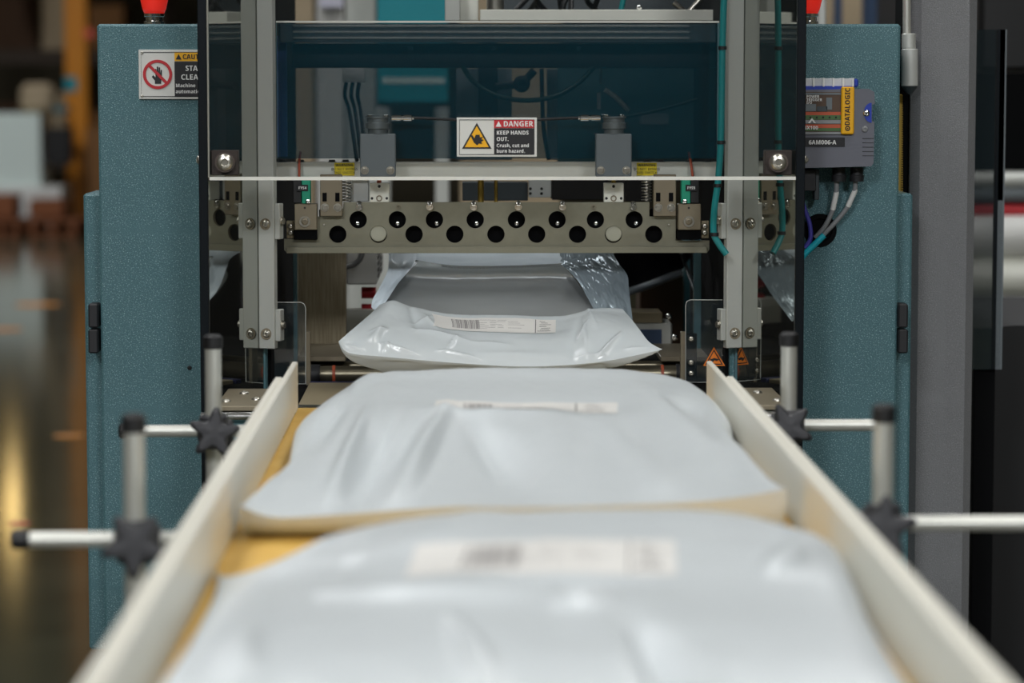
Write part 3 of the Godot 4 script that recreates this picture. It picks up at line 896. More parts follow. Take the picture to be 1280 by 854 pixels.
		if not L:
			var zz := -0.128
			var pts := []
			for q in [[909, -60], [905, 0], [903, 60], [902, 130], [901, 178], [899, 210], [897, 232], [893, 262], [892, 290], [898, 304], [908, 318]]: pts.append(P(q[0], q[1], zz))
			var ht := thing("air_hose", "teal air hose tied along the guard post", "hose", P(902, 230, zz))
			obj("hose", tube(pts, 0.0043, 12), M.hose_teal, ht)
			for q in [[903, 60], [901.5, 178], [897, 232], [893, 293]]:
				obj("tie", C1(P(q[0], q[1] - 2.2, zz), P(q[0], q[1] + 2.2, zz), 0.0056, 14), M.black, ht)
	# smoked inner pane
	var sm := thing("smoked_guard", "smoked blue inner pane behind the posts, bright top edge", "guard", P(620, 198, -0.2))
	obj("pane", B1(347, 29, 897, 198, -0.2, 0.005, 0), M.pane_smoke, sm)
	obj("bright_edge", B1(345, 26, 899, 28.5, -0.1985, 0.006, 0), M.pane_edge, sm)
	for x in [345, 897]: obj("end_strip", B1(x, 29, x + 2, 198, -0.1985, 0.006, 0), M.pane_teal_rim, sm)
	# little clear panes low beside the guides, with rounded corners
	for side in [-1, 1]:
		var L: bool = side < 0
		var pts := [[343, 378], [376, 378], [380, 380], [382, 385], [382, 480], [343, 480]] if L else [[903, 375], [863, 375], [858.5, 377], [857, 382], [857, 478], [903, 478]]
		var c := thing("small_guard", "small clear pane with rounded corner, beside the brushed brown plate" if L else "small clear pane with rounded corner, bearing the orange hazard triangle", "guard", P(360 if L else 880, 480, -0.2), "small clear panes beside the belt end")
		obj("pane", pp(pts, -0.2, 0.004), M.pane_clear, c)
		var rim := []
		for q in pts: rim.append(P(q[0], q[1], -0.198))
		obj("rim", tube(rim, 0.0006, 6, 1), M.alu, c)
		if not L:
			obj("backing_strip", B1(857, 417, 871, 476, -0.205, 0.006), M.inner, c)
			for y in [424, 453.5, 467]: put("screw", bolt, M.steel, c, at_px(864, y, -0.1975, 0.0036))
			var tr := obj("hazard_triangle", pp([[879, 457.5], [892.5, 434], [906.5, 457.5]], -0.1965, 0.001), M.orange, c)
			tr.set_meta("label", "orange hazard triangle sticker")
			obj("black_line", pp([[881.5, 456], [892.5, 437], [904, 456]], -0.196, 0.0006), M.print_black, tr)
			obj("field", pp([[884, 454.7], [892.5, 439.5], [901.5, 454.7]], -0.1956, 0.0006), M.orange, tr)
			obj("symbol", pp([[886, 447], [889, 449], [893, 447.5], [899, 449.5], [896, 451.5], [893, 450.5], [891, 453], [888.5, 451]], -0.1952, 0.0006), M.print_black, tr)

# ---------------------------------------------------------------- the sealing press
func press() -> void:
	var zp := -0.22
	var sc := 3600.0 / (3.6 - zp)
	var t := thing("seal_plate", "olive grey metal plate pierced by two rows of round holes", "plate", P(620, 316, zp))
	var cs := CSGCombiner3D.new()
	cs.name = "pierced_plate"
	t.add_child(cs, true)
	cs.global_transform = Transform3D()
	var poly := PackedVector2Array()
	for q in [[355, 299], [396, 299], [396, 271], [428, 271], [429, 253], [812, 253], [812, 271], [845, 271], [845, 301], [887, 301], [887, 312], [884, 316.5], [358, 316], [355, 313]]:
		var w := P(q[0], q[1], zp)
		poly.append(Vector2(w.x, w.y))
	var cp := CSGPolygon3D.new()
	cp.polygon = poly
	cp.depth = 0.004
	cp.material = M.plate
	cs.add_child(cp)
	cp.position = Vector3(0, 0, zp - 0.004)
	var holes := []
	for x in [422, 473, 517.5, 568.5, 620, 671, 722, 767, 817.5]: holes.append([x, 293.2])
	for x in [447.5, 496.5, 543, 594, 645.6, 696.5, 744.5, 793]: holes.append([x, 275])
	for h in holes:
		var c := CSGCylinder3D.new()
		c.operation = CSGShape3D.OPERATION_SUBTRACTION
		c.radius = 10.9 / sc
		c.height = 0.03
		c.sides = 32
		c.material = M.bracket
		cs.add_child(c)
		c.transform = Transform3D(Basis(Vector3.RIGHT, PI / 2), P(h[0], h[1], zp))
	obj("lip", B1(358, 309, 884, 316.3, zp + 0.0014, 0.001, 0.0004), M.plate, t)
	for x in [449, 537, 592, 648, 703, 791.5]:
		put("cap_bolt", hexbolt, M.chrome, t, at_px(x, 259, zp, 0.0046))
		put("cap_bolt", hexbolt, M.chrome, t, at_px(x, 254, zp, 0.0034, Vector3(0, 0.6, 0.8)))
	for x in [498, 742]: put("plain_ring", ringbolt, M.bracket, t, at_px(x, 258.5, zp, 0.003))
	for x in [405, 836]: put("pin", bolt, M.steel, t, at_px(x, 281, zp, 0.0012))
	# black bar behind the holes with its screws and two pale plugs
	var b := thing("heater_bar", "black bar seen through the holes of the pierced plate", "bar", P(620, 306, zp - 0.02))
	obj("bar", B1(399, 262, 842, 306, zp - 0.02, 0.03), M.inner, b)
	for x in [447, 497, 546, 596, 646, 697, 745, 795]: put("screw", bolt, M.chrome, b, at_px(x, 279.5, zp - 0.02, 0.003))
	for x in [473, 767]: obj("pale_plug", C1(P(x, 291.5, zp - 0.02), P(x, 291.5, zp - 0.006), 0.0112, 28, 0.001), M.plug, b)
	# hangers: two slotted brackets
	for L in [true, false]:
		var x := 400.0 if L else 817.0
		var h := thing("slotted_bracket", "brown slotted bracket with two bolts, on the end nearest the caution plate" if L else "brown slotted bracket with two bolts, on the end nearest the air hose", "bracket", P(x + 14, 270, -0.2), "slotted brackets of the pierced plate")
		obj("plate", B1(x, 218, x + 28, 270.5, -0.212, 0.006), M.bracket, h)
		for k in [6, 22]:
			obj("slot", B1(x + k - 3, 241, x + k + 2.5, 252, -0.2115, 0.001, 0), M.inner, h)
			put("bolt_head", hexbolt, M.steel, h, at_px(x + k, 259.5, -0.212, 0.0055))
		# bearing blocks at the ends
		var bx := 368.0 if L else 848.0
		var q := thing("bearing_block", "brown bearing block with ring, beneath the switch near the caution plate" if L else "brown bearing block with ring, beneath the switch near the air hose", "block", P(bx + 14, 300, -0.2), "bearing blocks at the ends of the plate")
		obj("block", B1(bx, 255, bx + 28, 287.5, -0.208, 0.03), M.bracket, q)
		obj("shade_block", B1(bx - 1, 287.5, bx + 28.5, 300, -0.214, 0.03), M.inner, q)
		put("ring", ringbolt, M.steel, q, at_px(bx + 13, 277, -0.208, 0.0075))
		put("shaft_end", bolt, M.bracket, q, at_px(bx + 13, 277, -0.207, 0.0052))
		put("screw", bolt, M.black, q, at_px(bx + 13, 260, -0.208, 0.0014))
		for k in [0, 1]: put("screw", bolt, M.steel, q, at_px((bx - 5) if L else bx + 33, 283 + k * 8, -0.22, 0.0036))
		obj("steel_plate", B1(bx - 10 if L else bx + 28.5, 276, bx if L else bx + 38, 298, -0.223, 0.01), M.brown_steel, q)
		# limit switches
		var sx := 366.0 if L else 852.0
		var sw := thing("limit_switch", "green and black switch with tag, near the caution plate" if L else "green and black switch with tag, near the air hose", "switch", P(sx + 14, 255, -0.2), "green limit switches")
		obj("body", B1(sx if L else sx + 11, 224, sx + 11 if L else sx + 22, 254, -0.21, 0.02), M.black, sw)
		obj("green_face", B1(sx + 11 if L else sx, 222, sx + 22 if L else sx + 11, 254.5, -0.208, 0.022), M.green, sw)
		obj("tag", B1(sx + 5, 231, sx + 19, 239, -0.2065, 0.002, 0.0003), M.print_black, sw)
		word("FYS4" if L else "FYS5", sx + 12, 235, -0.2062, 0.003, M.print_white, sw, true)
		put("knob_screw", bolt, M.chrome, sw, at_px(sx + (19 if L else 4), 252, -0.206, 0.0034))
		obj("cable", tube([P(sx + (8 if L else 14), 224, -0.215), P(sx + (8 if L else 13), 214, -0.215), P(sx + (8 if L else 11), 200, -0.218), P(sx + (10 if L else 9), 190, -0.22)], 0.0018, 8), M.rust_red, sw)
		# springs
		var gx := 433.0 if L else 808.0
		var pts := []
		for i in 97:
			var a := TAU * i / 12.0
			pts.append(P(gx, lerpf(222, 252, i / 96.0), -0.236) + Vector3(cos(a), 0, sin(a)) * 0.0062)
		single("coil_spring", tube(pts, 0.0009, 6, 1), M.steel, "small coil spring beside the slotted bracket near the caution plate" if L else "small coil spring beside the slotted bracket near the air hose", "spring", "coil springs above the plate")
		# small light stop blocks
		var kx := 462.0 if L else 755.0
		var kb := thing("stop_block", "pale square stop block beside the white cable channel" if L else "pale square stop block between spring and dark gap", "block", P(kx + 12, 253, -0.2), "stop blocks on top of the plate")
		obj("block", B1(kx, 229, kx + 24.5, 253, -0.222, 0.02), M.beam, kb)
		for q2 in [[12, 233, 0.002], [3, 248, 0.0018], [21.5, 248, 0.0018]]: put("screw", bolt, M.soft_black, kb, at_px(kx + q2[0], q2[1], -0.222, q2[2]))
		put("ring", ringbolt, M.bracket, kb, at_px(kx + 12, 248, -0.222, 0.0042))
		obj("pin", C1(P(kx + 12, 229, -0.23), P(kx + 12, 215, -0.23), 0.003, 12), M.rust_red if L else M.gold, kb)
	single("cable_channel", B1(438, 224, 461, 252, -0.245, 0.02), M.alu_light, "white upright cable channel beside the coil spring", "channel")
	# beam across
	var zb := -0.228
	var bm := thing("cross_beam", "pale aluminium beam across the press with yellow warning stickers", "beam", P(620, 221, zb))
	obj("beam", B1(344, 203, 899, 223, zb, 0.03, 0.001), M.beam, bm)
	for x in [418, 796]:
		var l := obj("warning_sticker", B1(x, 203.5, x + 25, 219.5, zb + 0.001, 0.001, 0), M.label_yellow, bm)
		word("WARNING", x + 12.5, 206.5, zb + 0.0012, 0.0027, M.print_black, l, true)
		word("DO NOT BYPASS", x + 12.5, 211.5, zb + 0.0012, 0.0015, M.print_black, l, true, false)
		word("THIS SWITCH", x + 12.5, 216, zb + 0.0012, 0.0015, M.print_black, l, true, false)
	for x in [353, 376, 415, 432, 809, 826, 862, 885]: put("stud", hexbolt, M.soft_black, bm, Transform3D(Basis(Quaternion(Vector3.BACK, Vector3.UP)).scaled(Vector3.ONE * 0.006), P(x, 203, zb - 0.012)))
	# pneumatic cylinders
	for L in [true, false]:
		var x := 450.0 if L else 745.0
		var c := thing("air_cylinder", "grey air cylinder block with round head, hose going towards the sign" if L else "grey air cylinder block on the air-hose side of the sign", "cylinder", P(x + 22, 221, -0.24), "air cylinders on the beam")
		obj("block", B1(x, 167.5, x + 44.5, 221, -0.165, 0.025, 0.0012), M.mid_grey, c)
		var o := P(x + 22.5, 167.5, -0.178)
		var st := S()
		lathe(st, [Vector2(0, 0), Vector2(0.013, 0), Vector2(0.013, 0.006), Vector2(0.0158, 0.007), Vector2(0.0158, 0.014), Vector2(0.014, 0.015), Vector2(0.014, 0.02), Vector2(0.0158, 0.021), Vector2(0.0158, 0.0225), Vector2(0, 0.0225)], o, Vector3.UP, 28)
		obj("head", st, M.mid_steel, c)
		for k in [-10, 10]: put("head_screw", hexbolt, M.chrome, c, Transform3D(Basis(Quaternion(Vector3.BACK, Vector3.UP)).scaled(Vector3.ONE * 0.0045), o + Vector3(k * 0.00105, 0.0225, 0.004)))
		for k in [6, 38]: put("bolt_head", hexbolt, M.steel, c, at_px(x + k, 213, -0.165, 0.0055))
		st = S()
		var d := 1.0 if L else -1.0
		var q := P(x + 22.5 + d * 17, 147.5, -0.174)
		lathe(st, [Vector2(0, 0), Vector2(0.0042, 0), Vector2(0.0042, 0.012), Vector2(0.003, 0.0125), Vector2(0.003, 0.015), Vector2(0.0046, 0.0155), Vector2(0.0046, 0.026), Vector2(0.0026, 0.027), Vector2(0.0026, 0.029), Vector2(0, 0.029)], q, Vector3(d, 0, 0), 16)
		obj("fitting", st, M.chrome, c)
		var e := q + Vector3(d * 0.028, 0, 0)
		obj("hose", tube([e, e + Vector3(d * 0.03, -0.001, 0), e + Vector3(d * 0.07, -0.004, -0.004), e + Vector3(d * 0.1, -0.012, -0.02)], 0.0019, 8), M.black, c)
	# the curved hose over the sign
	var hp := []
	for q in [[578, 82], [590, 100], [612, 116], [640, 124], [670, 125], [700, 118], [725, 102], [742, 84]]: hp.append(P(q[0], q[1], -0.31))
	single("looped_hose", tube(hp, 0.0035, 10), M.hose_dark, "dark green hose hanging in a loop above the danger sign", "hose")

# ---------------------------------------------------------------- inside and behind the press
func rail(called: String, x0: float, y0: float, x1: float, y1: float, z: float, dep: float, m: Material, label: String, cat: String, group := "") -> MeshInstance3D:
	return single(called, B1(x0, y0, x1, y1, z, dep), m, label, cat, group)

func interior() -> void:
	var gp := thing("grooved_profile", "grey grooved profile along the top behind the smoked pane", "profile", P(620, 53, -0.3))
	obj("body", B1(350, 30, 895, 53, -0.3, 0.04), M.mid_grey, gp)
	for y in [31, 38.5, 46]: obj("ridge", B1(366, y, 862, y + 3.2, -0.297, 0.004), M.alu, gp)
	var cb := rail("dark_crossbar", 365, 54, 895, 85, -0.34, 0.03, M.soft_black, "black crossbar with small screws under the grooved profile", "bar")
	for x in [513, 617, 723]: put("screw", bolt, M.mid_grey, cb, at_px(x, 61, -0.34, 0.0036))
	rail("aluminium_bar", 600, 12, 962, 26, -0.42, 0.03, M.beam, "brushed aluminium bar above the smoked pane", "bar")
	rail("blue_tube", 345, 45, 359, 196, -0.33, 0.01, M.blue_light, "blue upright strip at the end of the smoked pane", "strip")
	rail("support_plate", 570, 86, 640, 200, -0.55, 0.03, M.mid_grey, "grey upright plate behind the danger sign", "plate")
	rail("support_bar", 684, 86, 697, 200, -0.5, 0.02, M.mid_grey, "grey upright bar behind the looped hose", "bar")
	rail("teal_cover", 697, 56, 884, 226, -0.75, 0.02, M.teal_dark, "dark teal panel behind the press on the hose side", "panel")
	rail("white_outlet", 428, 85, 456, 103, -0.5, 0.03, M.white, "white plug block hanging above the air cylinder", "block")
	for k in 3:
		var p := []
		for q in [[433 + k * 8, 103], [431 + k * 8, 120], [437 + k * 7, 140], [446 + k * 6, 200]]: p.append(P(q[0], q[1], -0.5 if q[1] < 150 else -0.29))
		single("plug_cable", tube(p, 0.0028, 8), M.black, "black cable hanging from the white plug block", "cable", "cables from the white plug block")
	var brk := thing("sensor_lever", "black lever with round joint behind the looped hose", "lever", P(650, 110, -0.45))
	obj("arm", tube([P(620, 108, -0.46), P(652, 105, -0.46), P(668, 88, -0.46)], 0.006, 10, 1), M.black, brk)
	put("joint", bolt, M.soft_black, brk, at_px(652, 105, -0.45, 0.012))
	rail("motor_column", 598, 50, 622, 146, -0.5, 0.03, M.black, "black motor column behind the danger sign", "motor")
	single("black_cable", tube([P(677, 86, -0.44), P(678, 130, -0.44), P(680, 165, -0.44), P(686, 200, -0.44)], 0.003, 8), M.black, "black cable dropping beside the grey upright bar", "cable")
	var vv := thing("valve", "small steel valve on a stem beside the air cylinder", "valve", P(750, 112, -0.4))
	obj("stem", C1(P(751, 86, -0.4), P(751, 105, -0.4), 0.0018, 10), M.steel, vv)
	obj("body", tube([P(756, 112, -0.4), P(768, 120, -0.4), P(786, 138, -0.4)], 0.0038, 10, 1), M.steel, vv)
	obj("tag", B1(746, 116, 751, 137, -0.39, 0.002), M.alu_light, vv)
	rail("small_nameplate", 800, 142, 836, 156, -0.746, 0.004, M.mid_grey, "grey nameplate on the dark panel behind the smoked pane", "plate")
	single("slack_hose", tube([P(782, 146, -0.42), P(810, 141, -0.42), P(845, 132, -0.42), P(872, 124, -0.42)], 0.0022, 8), M.hose_dark, "thin hose rising from the air cylinder beside the nameplate", "hose")
	# gap between the beam and the plate
	rail("grey_box", 578, 228, 660, 251, -0.4, 0.05, M.dark_grey, "dark grey box in the gap above the pierced plate", "box")
	var wb := thing("white_sensor", "pale grey sensor block with four holes in the gap above the plate", "sensor", P(675, 247, -0.38))
	obj("block", B1(661, 222, 689, 247, -0.38, 0.03), M.alu_light, wb)
	for q in [[663, 236], [663, 242], [677, 236], [677, 242]]: put("hole", bolt, M.black, wb, at_px(q[0], q[1], -0.38, 0.002))
	for q in [[601, 0.0042], [620, 0.0024]]: single("guide_pin", C1(P(q[0], 222, -0.3), P(q[0], 254, -0.3), q[1], 12), M.gold, "thick brass pin above the pierced plate" if q[0] == 601 else "thin brass pin above the pierced plate", "pin")
	rail("black_cover", 690, 222, 760, 250, -0.5, 0.25, M.black, "black cover in the gap beside the pale sensor", "cover")
	rail("black_cover", 782, 222, 815, 252, -0.5, 0.25, M.black, "black cover behind the spring on the hose side", "cover")
	# above the guard: machine top with hoses
	rail("metal_block", 556, -20, 575, 26, -0.5, 0.04, M.alu, "pale metal block on top of the machine beside the teal sign", "block")
	rail("metal_plate", 575, -20, 598, 26, -0.55, 0.03, M.beam, "pale metal plate on top of the machine", "plate")
	var can := single("steel_canister", C1(P(619, 13, -0.5), P(619, -30, -0.5), 0.0125, 24), M.steel, "small steel cylinder on top of the machine", "cylinder")
	rail("dark_plate", 620, -40, 900, 14, -0.75, 0.02, M.dark_grey, "dark plate behind the hoses on top of the machine", "plate")
	for k in 9:
		var p := []
		var x := 640.0 + k * 13
		for i in 4: p.append(P(x + rng.randf_range(-16, 16) + i * 5, 14.0 - i * 17, -0.5 - rng.randf() * 0.1))
		single("black_hose", tube(p, 0.004, 8), M.black, "black hose in the tangle on top of the machine", "hose", "black hoses on top of the machine")
	single("teal_hose", tube([P(776, 14, -0.48), P(780, -5, -0.48), P(786, -40, -0.48)], 0.004, 8), M.hose_teal, "teal hose rising from the top bar", "hose")
	for q in [[842, 3, 862, 20], [884, -10, 862, 14]]: single("steel_pipe", tube([P(q[0], q[1], -0.5), P(q[2], q[3], -0.5)], 0.004, 8, 1), M.steel, "steel pipe slanting down to the top bar, %s" % ("nearer the tangle of hoses" if q[0] == 842 else "nearer the guard post"), "pipe")
	put("cap_screw", bolt, M.chrome, self, at_px(799, 9, -0.45, 0.004))
	tag(get_child(get_child_count() - 1), "chrome screw on the brushed top bar", "screw")
	# lower half
	rail("brushed_plate", 372, 300, 433, 442, -0.5, 0.02, M.brown_steel, "upright brushed brown steel plate beside the open bag", "plate")
	rail("teal_strip", 366, 300, 372, 470, -0.42, 0.02, M.pane_teal_rim, "thin teal upright strip beside the brushed brown plate", "strip")
	rail("teal_strip", 868, 300, 876, 470, -0.42, 0.02, M.pane_teal_rim, "thin teal upright strip on the hazard-triangle side", "strip")
	var w := thing("white_controller", "white box with perforated side beside the brushed plate", "box", P(455, 356, -0.62))
	var a := P(433, 310, -0.62)
	var b := P(471, 356, -0.62)
	obj("body", BX(Vector3((a.x + b.x) / 2, (a.y + b.y) / 2, -0.79), Vector3(b.x - a.x, a.y - b.y, 0.34), 0.002), M.white, w)
	var st := S()
	for r in 5:
		for c in 2: box(st, Vector3(b.x + 0.0004, lerpf(a.y, b.y, 0.15 + r * 0.17), -0.69 - c * 0.12), Vector3(0.002, 0.0048, 0.06), 0)
	var hs := obj("slots", st, M.black, w)
	for k in 2: obj("roller", C1(P(452, 366 + k * 21, -0.66), P(470, 366 + k * 21, -0.66), 0.0085, 18), M.red, w)
	obj("cable", tube([P(430, 334, -0.6), P(442, 331, -0.6), P(451, 322, -0.6), P(454, 308, -0.6)], 0.004, 8), M.cable_grey, w)
	rail("pale_block", 432, 387, 470, 420, -0.64, 0.03, M.beam, "pale metal block under the red rollers", "block")
	# rollers across, below
	for q in [[468, 0.0115, -0.28, "thick steel roller crossing under the open bag"], [457, 0.006, -0.33, "thin steel shaft behind the thick roller"]]:
		var p := P(620, q[0], q[2])
		var r := thing("press_roller", q[3], "roller", Vector3(0, p.y, q[2]))
		obj("tube", C1(Vector3(-0.285, p.y, q[2]), Vector3(0.285, p.y, q[2]), q[1], 24), M.roller, r)
		if q[1] > 0.01:
			for x in [-0.222, 0.222]:
				obj("ring", C1(Vector3(x - 0.002, p.y, q[2]), Vector3(x + 0.002, p.y, q[2]), q[1] + 0.0012, 24), M.rust_red, r)
				obj("collar", C1(Vector3(x * 1.12 - 0.008, p.y, q[2]), Vector3(x * 1.12 + 0.008, p.y, q[2]), q[1] + 0.0022, 24), M.soft_black, r)
	for L in [true, false]:
		var x := 372.0 if L else 826.0
		rail("bed_plate", x, 446, x + 60, 452, -0.3, 0.2, M.bracket, "brown bed plate over the roller beside the brushed plate" if L else "brown bed plate over the roller beside the hazard triangle", "plate", "bed plates over the roller")
		rail("end_bracket", 382 if L else 851, 415, 388 if L else 857, 482, -0.21, 0.012, M.bracket, "thin upright bracket at the roller end near the brushed plate" if L else "thin upright bracket at the roller end near the hazard triangle", "bracket", "roller end brackets")
		# table plates that flank the conveyor nose
		var s := -1.0 if L else 1.0
		var tp := thing("table_plate", "grey metal table plate with screws beside the guide on the bare-floor side" if L else "grey metal table plate with screws beside the guide on the column side", "plate", Vector3(s * 0.3, BELT - 0.01, 0.0), "table plates beside the belt end")
		obj("plate", BX(Vector3(s * 0.305, BELT + 0.004, 0.07), Vector3(0.08, 0.006, 0.2), 0.001), M.bracket, tp)
		for q in [[0.3, 0.10], [0.32, 0.03], [0.335, 0.12]]: put("screw", bolt, M.steel, tp, Transform3D(Basis(Quaternion(Vector3.BACK, Vector3.UP)).scaled(Vector3.ONE * 0.006), Vector3(s * q[0], BELT + 0.007, q[1])))
		obj("hinge_rod", C1(Vector3(s * 0.275, BELT - 0.004, 0.182), Vector3(s * 0.36, BELT - 0.004, 0.182), 0.005, 14), M.chrome, tp)
		obj("apron", BX(Vector3(s * 0.305, BELT - 0.018, 0.172), Vector3(0.078, 0.03, 0.004), 0.0005), M.teal_plain, tp)
	var mp := thing("transfer_plate", "tan transfer plate between belt end and press", "plate", Vector3(0, BELT - 0.01, -0.05))
	obj("plate", BX(Vector3(0, BELT - 0.004, -0.04), Vector3(0.5, 0.006, 0.28), 0.001), M.tan, mp)
	for x in [-0.2, 0.2]: put("screw", bolt, M.steel, mp, Transform3D(Basis(Quaternion(Vector3.BACK, Vector3.UP)).scaled(Vector3.ONE * 0.007), Vector3(x, BELT - 0.001, 0.07)))
	obj("blue_edge", BX(Vector3(0, BELT - 0.004, -0.19), Vector3(0.5, 0.006, 0.012), 0.001), M.blue_dark, mp)
	# machine bed under all of it, in one piece with the frame
	var bed := thing("machine_bed", "dark machine bed between the teal cabinets", "machine", Vector3(0, 0, -0.4))
	obj("bed", BX(Vector3(0, 0.42, -0.46), Vector3(0.576, 0.8, 0.56), 0.002), M.inner, bed)
	obj("cross_plate", BX(Vector3(0, BELT - 0.026, -0.34), Vector3(0.576, 0.03, 0.84), 0.002), M.inner, bed)
	# right of the open bag
	st = S()
	surf(st, func(u, v):
		var q := P(lerpf(762, 782, v), lerpf(300, 366, v), -0.7)
		var r := P(lerpf(870, 850, v), lerpf(312, 341, v), -0.8)
		return q.lerp(r, u) + Vector3(0, 0.006, 0) * sin(PI * u), 12, 12, Vector3(0, 0.3, 1))
	var fl := thing("black_chute", "black sheet chute with pale lower edge behind the clear fold", "chute", P(820, 366, -0.75))
	obj("sheet", st, M.soft_black, fl)
	obj("pale_edge", tube([P(783, 366, -0.7), P(812, 356, -0.74), P(850, 341, -0.8)], 0.006, 8), M.film_white, fl)
	var gb := thing("grey_gearbox", "grey metal box with tan top beside the front corner of the innermost mailer", "gearbox", P(815, 432, -0.5))
	obj("body", B1(788, 404, 840, 440, -0.5, 0.08, 0.002), M.alu, gb)
	obj("recess", B1(800, 412, 827, 440, -0.499, 0.002, 0), M.blue_grey, gb)
	obj("lid", B1(788, 391, 828, 404, -0.5, 0.08, 0.001), M.tan, gb)
	for q in [[843, 422], [836, 396]]: put("knob", bolt, M.chrome, gb, at_px(q[0], q[1], -0.499, 0.005))
	rail("motor_housing", 800, 345, 850, 1095, -0.9, 0.1, M.carton_dark, "brown motor housing under the black chute", "motor")
	rail("teal_upright", 855, 300, 868, 1085, -0.95, 0.05, M.teal_plain, "teal upright behind the black chute", "post")
	single("lean_rod", tube([P(852, 316, -0.6), P(860, 340, -0.6), P(872, 372, -0.43)], 0.003, 8), M.dark_grey, "thin dark rod leaning beside the black chute", "rod")

# ---------------------------------------------------------------- junction box on the right cabinet
func junction_box() -> void:
	var z := ZC + 0.055
	var t := thing("junction_box", "grey electrical junction box with clear window and yellow strip", "junction box", P(1050, 212, ZC))
	obj("body", pp([[968, 113], [1086, 111], [1093, 115], [1093.5, 130], [1090, 131], [1090, 151], [1093, 153], [1092, 204], [1089, 208], [968, 211]], z, 0.0545), M.box_grey, t)
	# terminal strip on top
	var st := B1(972, 98, 1067, 109, z - 0.008, 0.03, 0.001)
	var tm := obj("terminal_strip", st, M.terminal, t)
	obj("blue_base", B1(972, 107.5, 1068, 113, z - 0.006, 0.032, 0.0006), M.blue, tm)
	obj("blue_end", B1(1067, 98.5, 1073, 109, z - 0.008, 0.03, 0.002), M.blue, tm)
	for k in 8: obj("divider", B1(979 + 12.3 * k, 97.5, 981.5 + 12.3 * k, 109, z - 0.006, 0.03, 0.0003), M.print_white, tm)
	# window with the circuit behind it
	var w := obj("window", B1(976, 115, 1053, 168, z + 0.0015, 0.001, 0), M.circuit_brown, t)
	obj("metal_rail", B1(976, 116, 1052, 118.5, z + 0.0022, 0.001, 0), M.mid_grey, w)
	obj("card", B1(976, 130, 1020, 139, z + 0.0022, 0.001, 0), M.mid_grey, w)
	for q in [[1021, 133, 1034, 139], [1033, 122, 1040, 137]]: obj("chip", B1(q[0], q[1], q[2], q[3], z + 0.0022, 0.0012, 0), M.dark_grey if q[0] < 1030 else M.mid_grey, w)
	obj("red_rail", B1(976, 140, 1052, 144, z + 0.0024, 0.0015, 0), M.rust_red, w)
	obj("green_connector", B1(976, 144, 1052, 149.5, z + 0.0024, 0.0015, 0), M.circuit_green, w)
	for k in 9: put("pin_hole", bolt, M.black, w, at_px(981 + 8 * k, 146.8, z + 0.0024, 0.0013))
	obj("grey_rail", B1(976, 150, 1052, 154.5, z + 0.0022, 0.001, 0), M.cable_grey, w)
	obj("red_rail", B1(976, 155.5, 1052, 160, z + 0.0024, 0.0015, 0), M.rust_red, w)
	obj("green_connector", B1(976, 160, 1052, 164, z + 0.0022, 0.001, 0), M.circuit_green, w)
	obj("metal_rail", B1(976, 165, 1052, 168, z + 0.0022, 0.001, 0), M.cable_grey, w)
	for q in [["POWER", 120.8], ["TRIGGER", 124.8], ["I/O", 128.4]]: word(q[0], 1008, q[1], z + 0.0026, 0.0017, M.print_white, w)
	word("BX100", 1004.5, 159.8, z + 0.0046, 0.0046, M.print_white, w)
	obj("triangle_mark", pp([[1010, 154], [1015, 147.5], [1020, 154], [1017.5, 154], [1015, 150.5], [1012.5, 154]], z + 0.005, 0.0008), M.print_white, w)
	# yellow strip
	var y := obj("yellow_strip", B1(1052, 108.5, 1067.5, 168, z + 0.006, 0.006, 0.0015), M.yellow, t)
	word("DATALOGIC", 1059.5, 133.5, z + 0.0065, 0.0062, M.print_black, y, true, true, PI / 2)
	obj("round_mark", ring(1059.5, 160.5, z + 0.006, 1.8, 3.2, 0.0006), M.print_black, y)
	put("mark_dot", bolt, M.print_black, y, Transform3D(Basis().scaled(Vector3(0.001, 0.001, 0.0006)), P(1059.5, 160.5, z + 0.0062)))
	var bl := obj("black_label", B1(985, 172, 1056, 183.5, z + 0.001, 0.001, 0), M.print_black, t)
	word("6AM006-A", 1028, 178, z + 0.0013, 0.0054, M.print_white, bl, true)
	var arc := []
	for k in 13:
		var a := PI / 2 + PI * k / 12.0
		arc.append([1089.5 + 9.5 * cos(a), 141 - 12.5 * sin(a)])
	obj("blue_window", pp(arc, z + 0.0012, 0.0012), M.blue, t)
	put("ball_screw", bolt, M.chrome, t, at_px(1083, 141.5, z + 0.001, 0.0045))
	put("flat_screw", bolt, M.cable_grey, t, at_px(1081, 161.5, z + 0.0002, 0.0042))
	for k in 5: obj("vent_slot", B1(1078, 172.8 + k * 5.4, 1092, 173.6 + k * 5.4, z + 0.0003, 0.001, 0), M.soft_black, t)
	for x in [1048.5, 1071]:
		st = S()
		lathe(st, [Vector2(0, 0), Vector2(0.009, 0), Vector2(0.0098, 0.008), Vector2(0.0085, 0.0085), Vector2(0.0085, 0.018), Vector2(0, 0.018)], P(x, 227, z - 0.028), Vector3.UP, 8)
		obj("cable_gland", st, M.soft_black, t)
	obj("bracket_arm", B1(1004, 212, 1020, 239, z - 0.02, 0.03, 0.001), M.soft_black, t)
	obj("bracket_leg", B1(1018, 212, 1024, 250, z - 0.025, 0.02, 0.001), M.dark_grey, t)
	put("corner_screw", bolt, M.steel, t, at_px(1007, 200, z, 0.004))
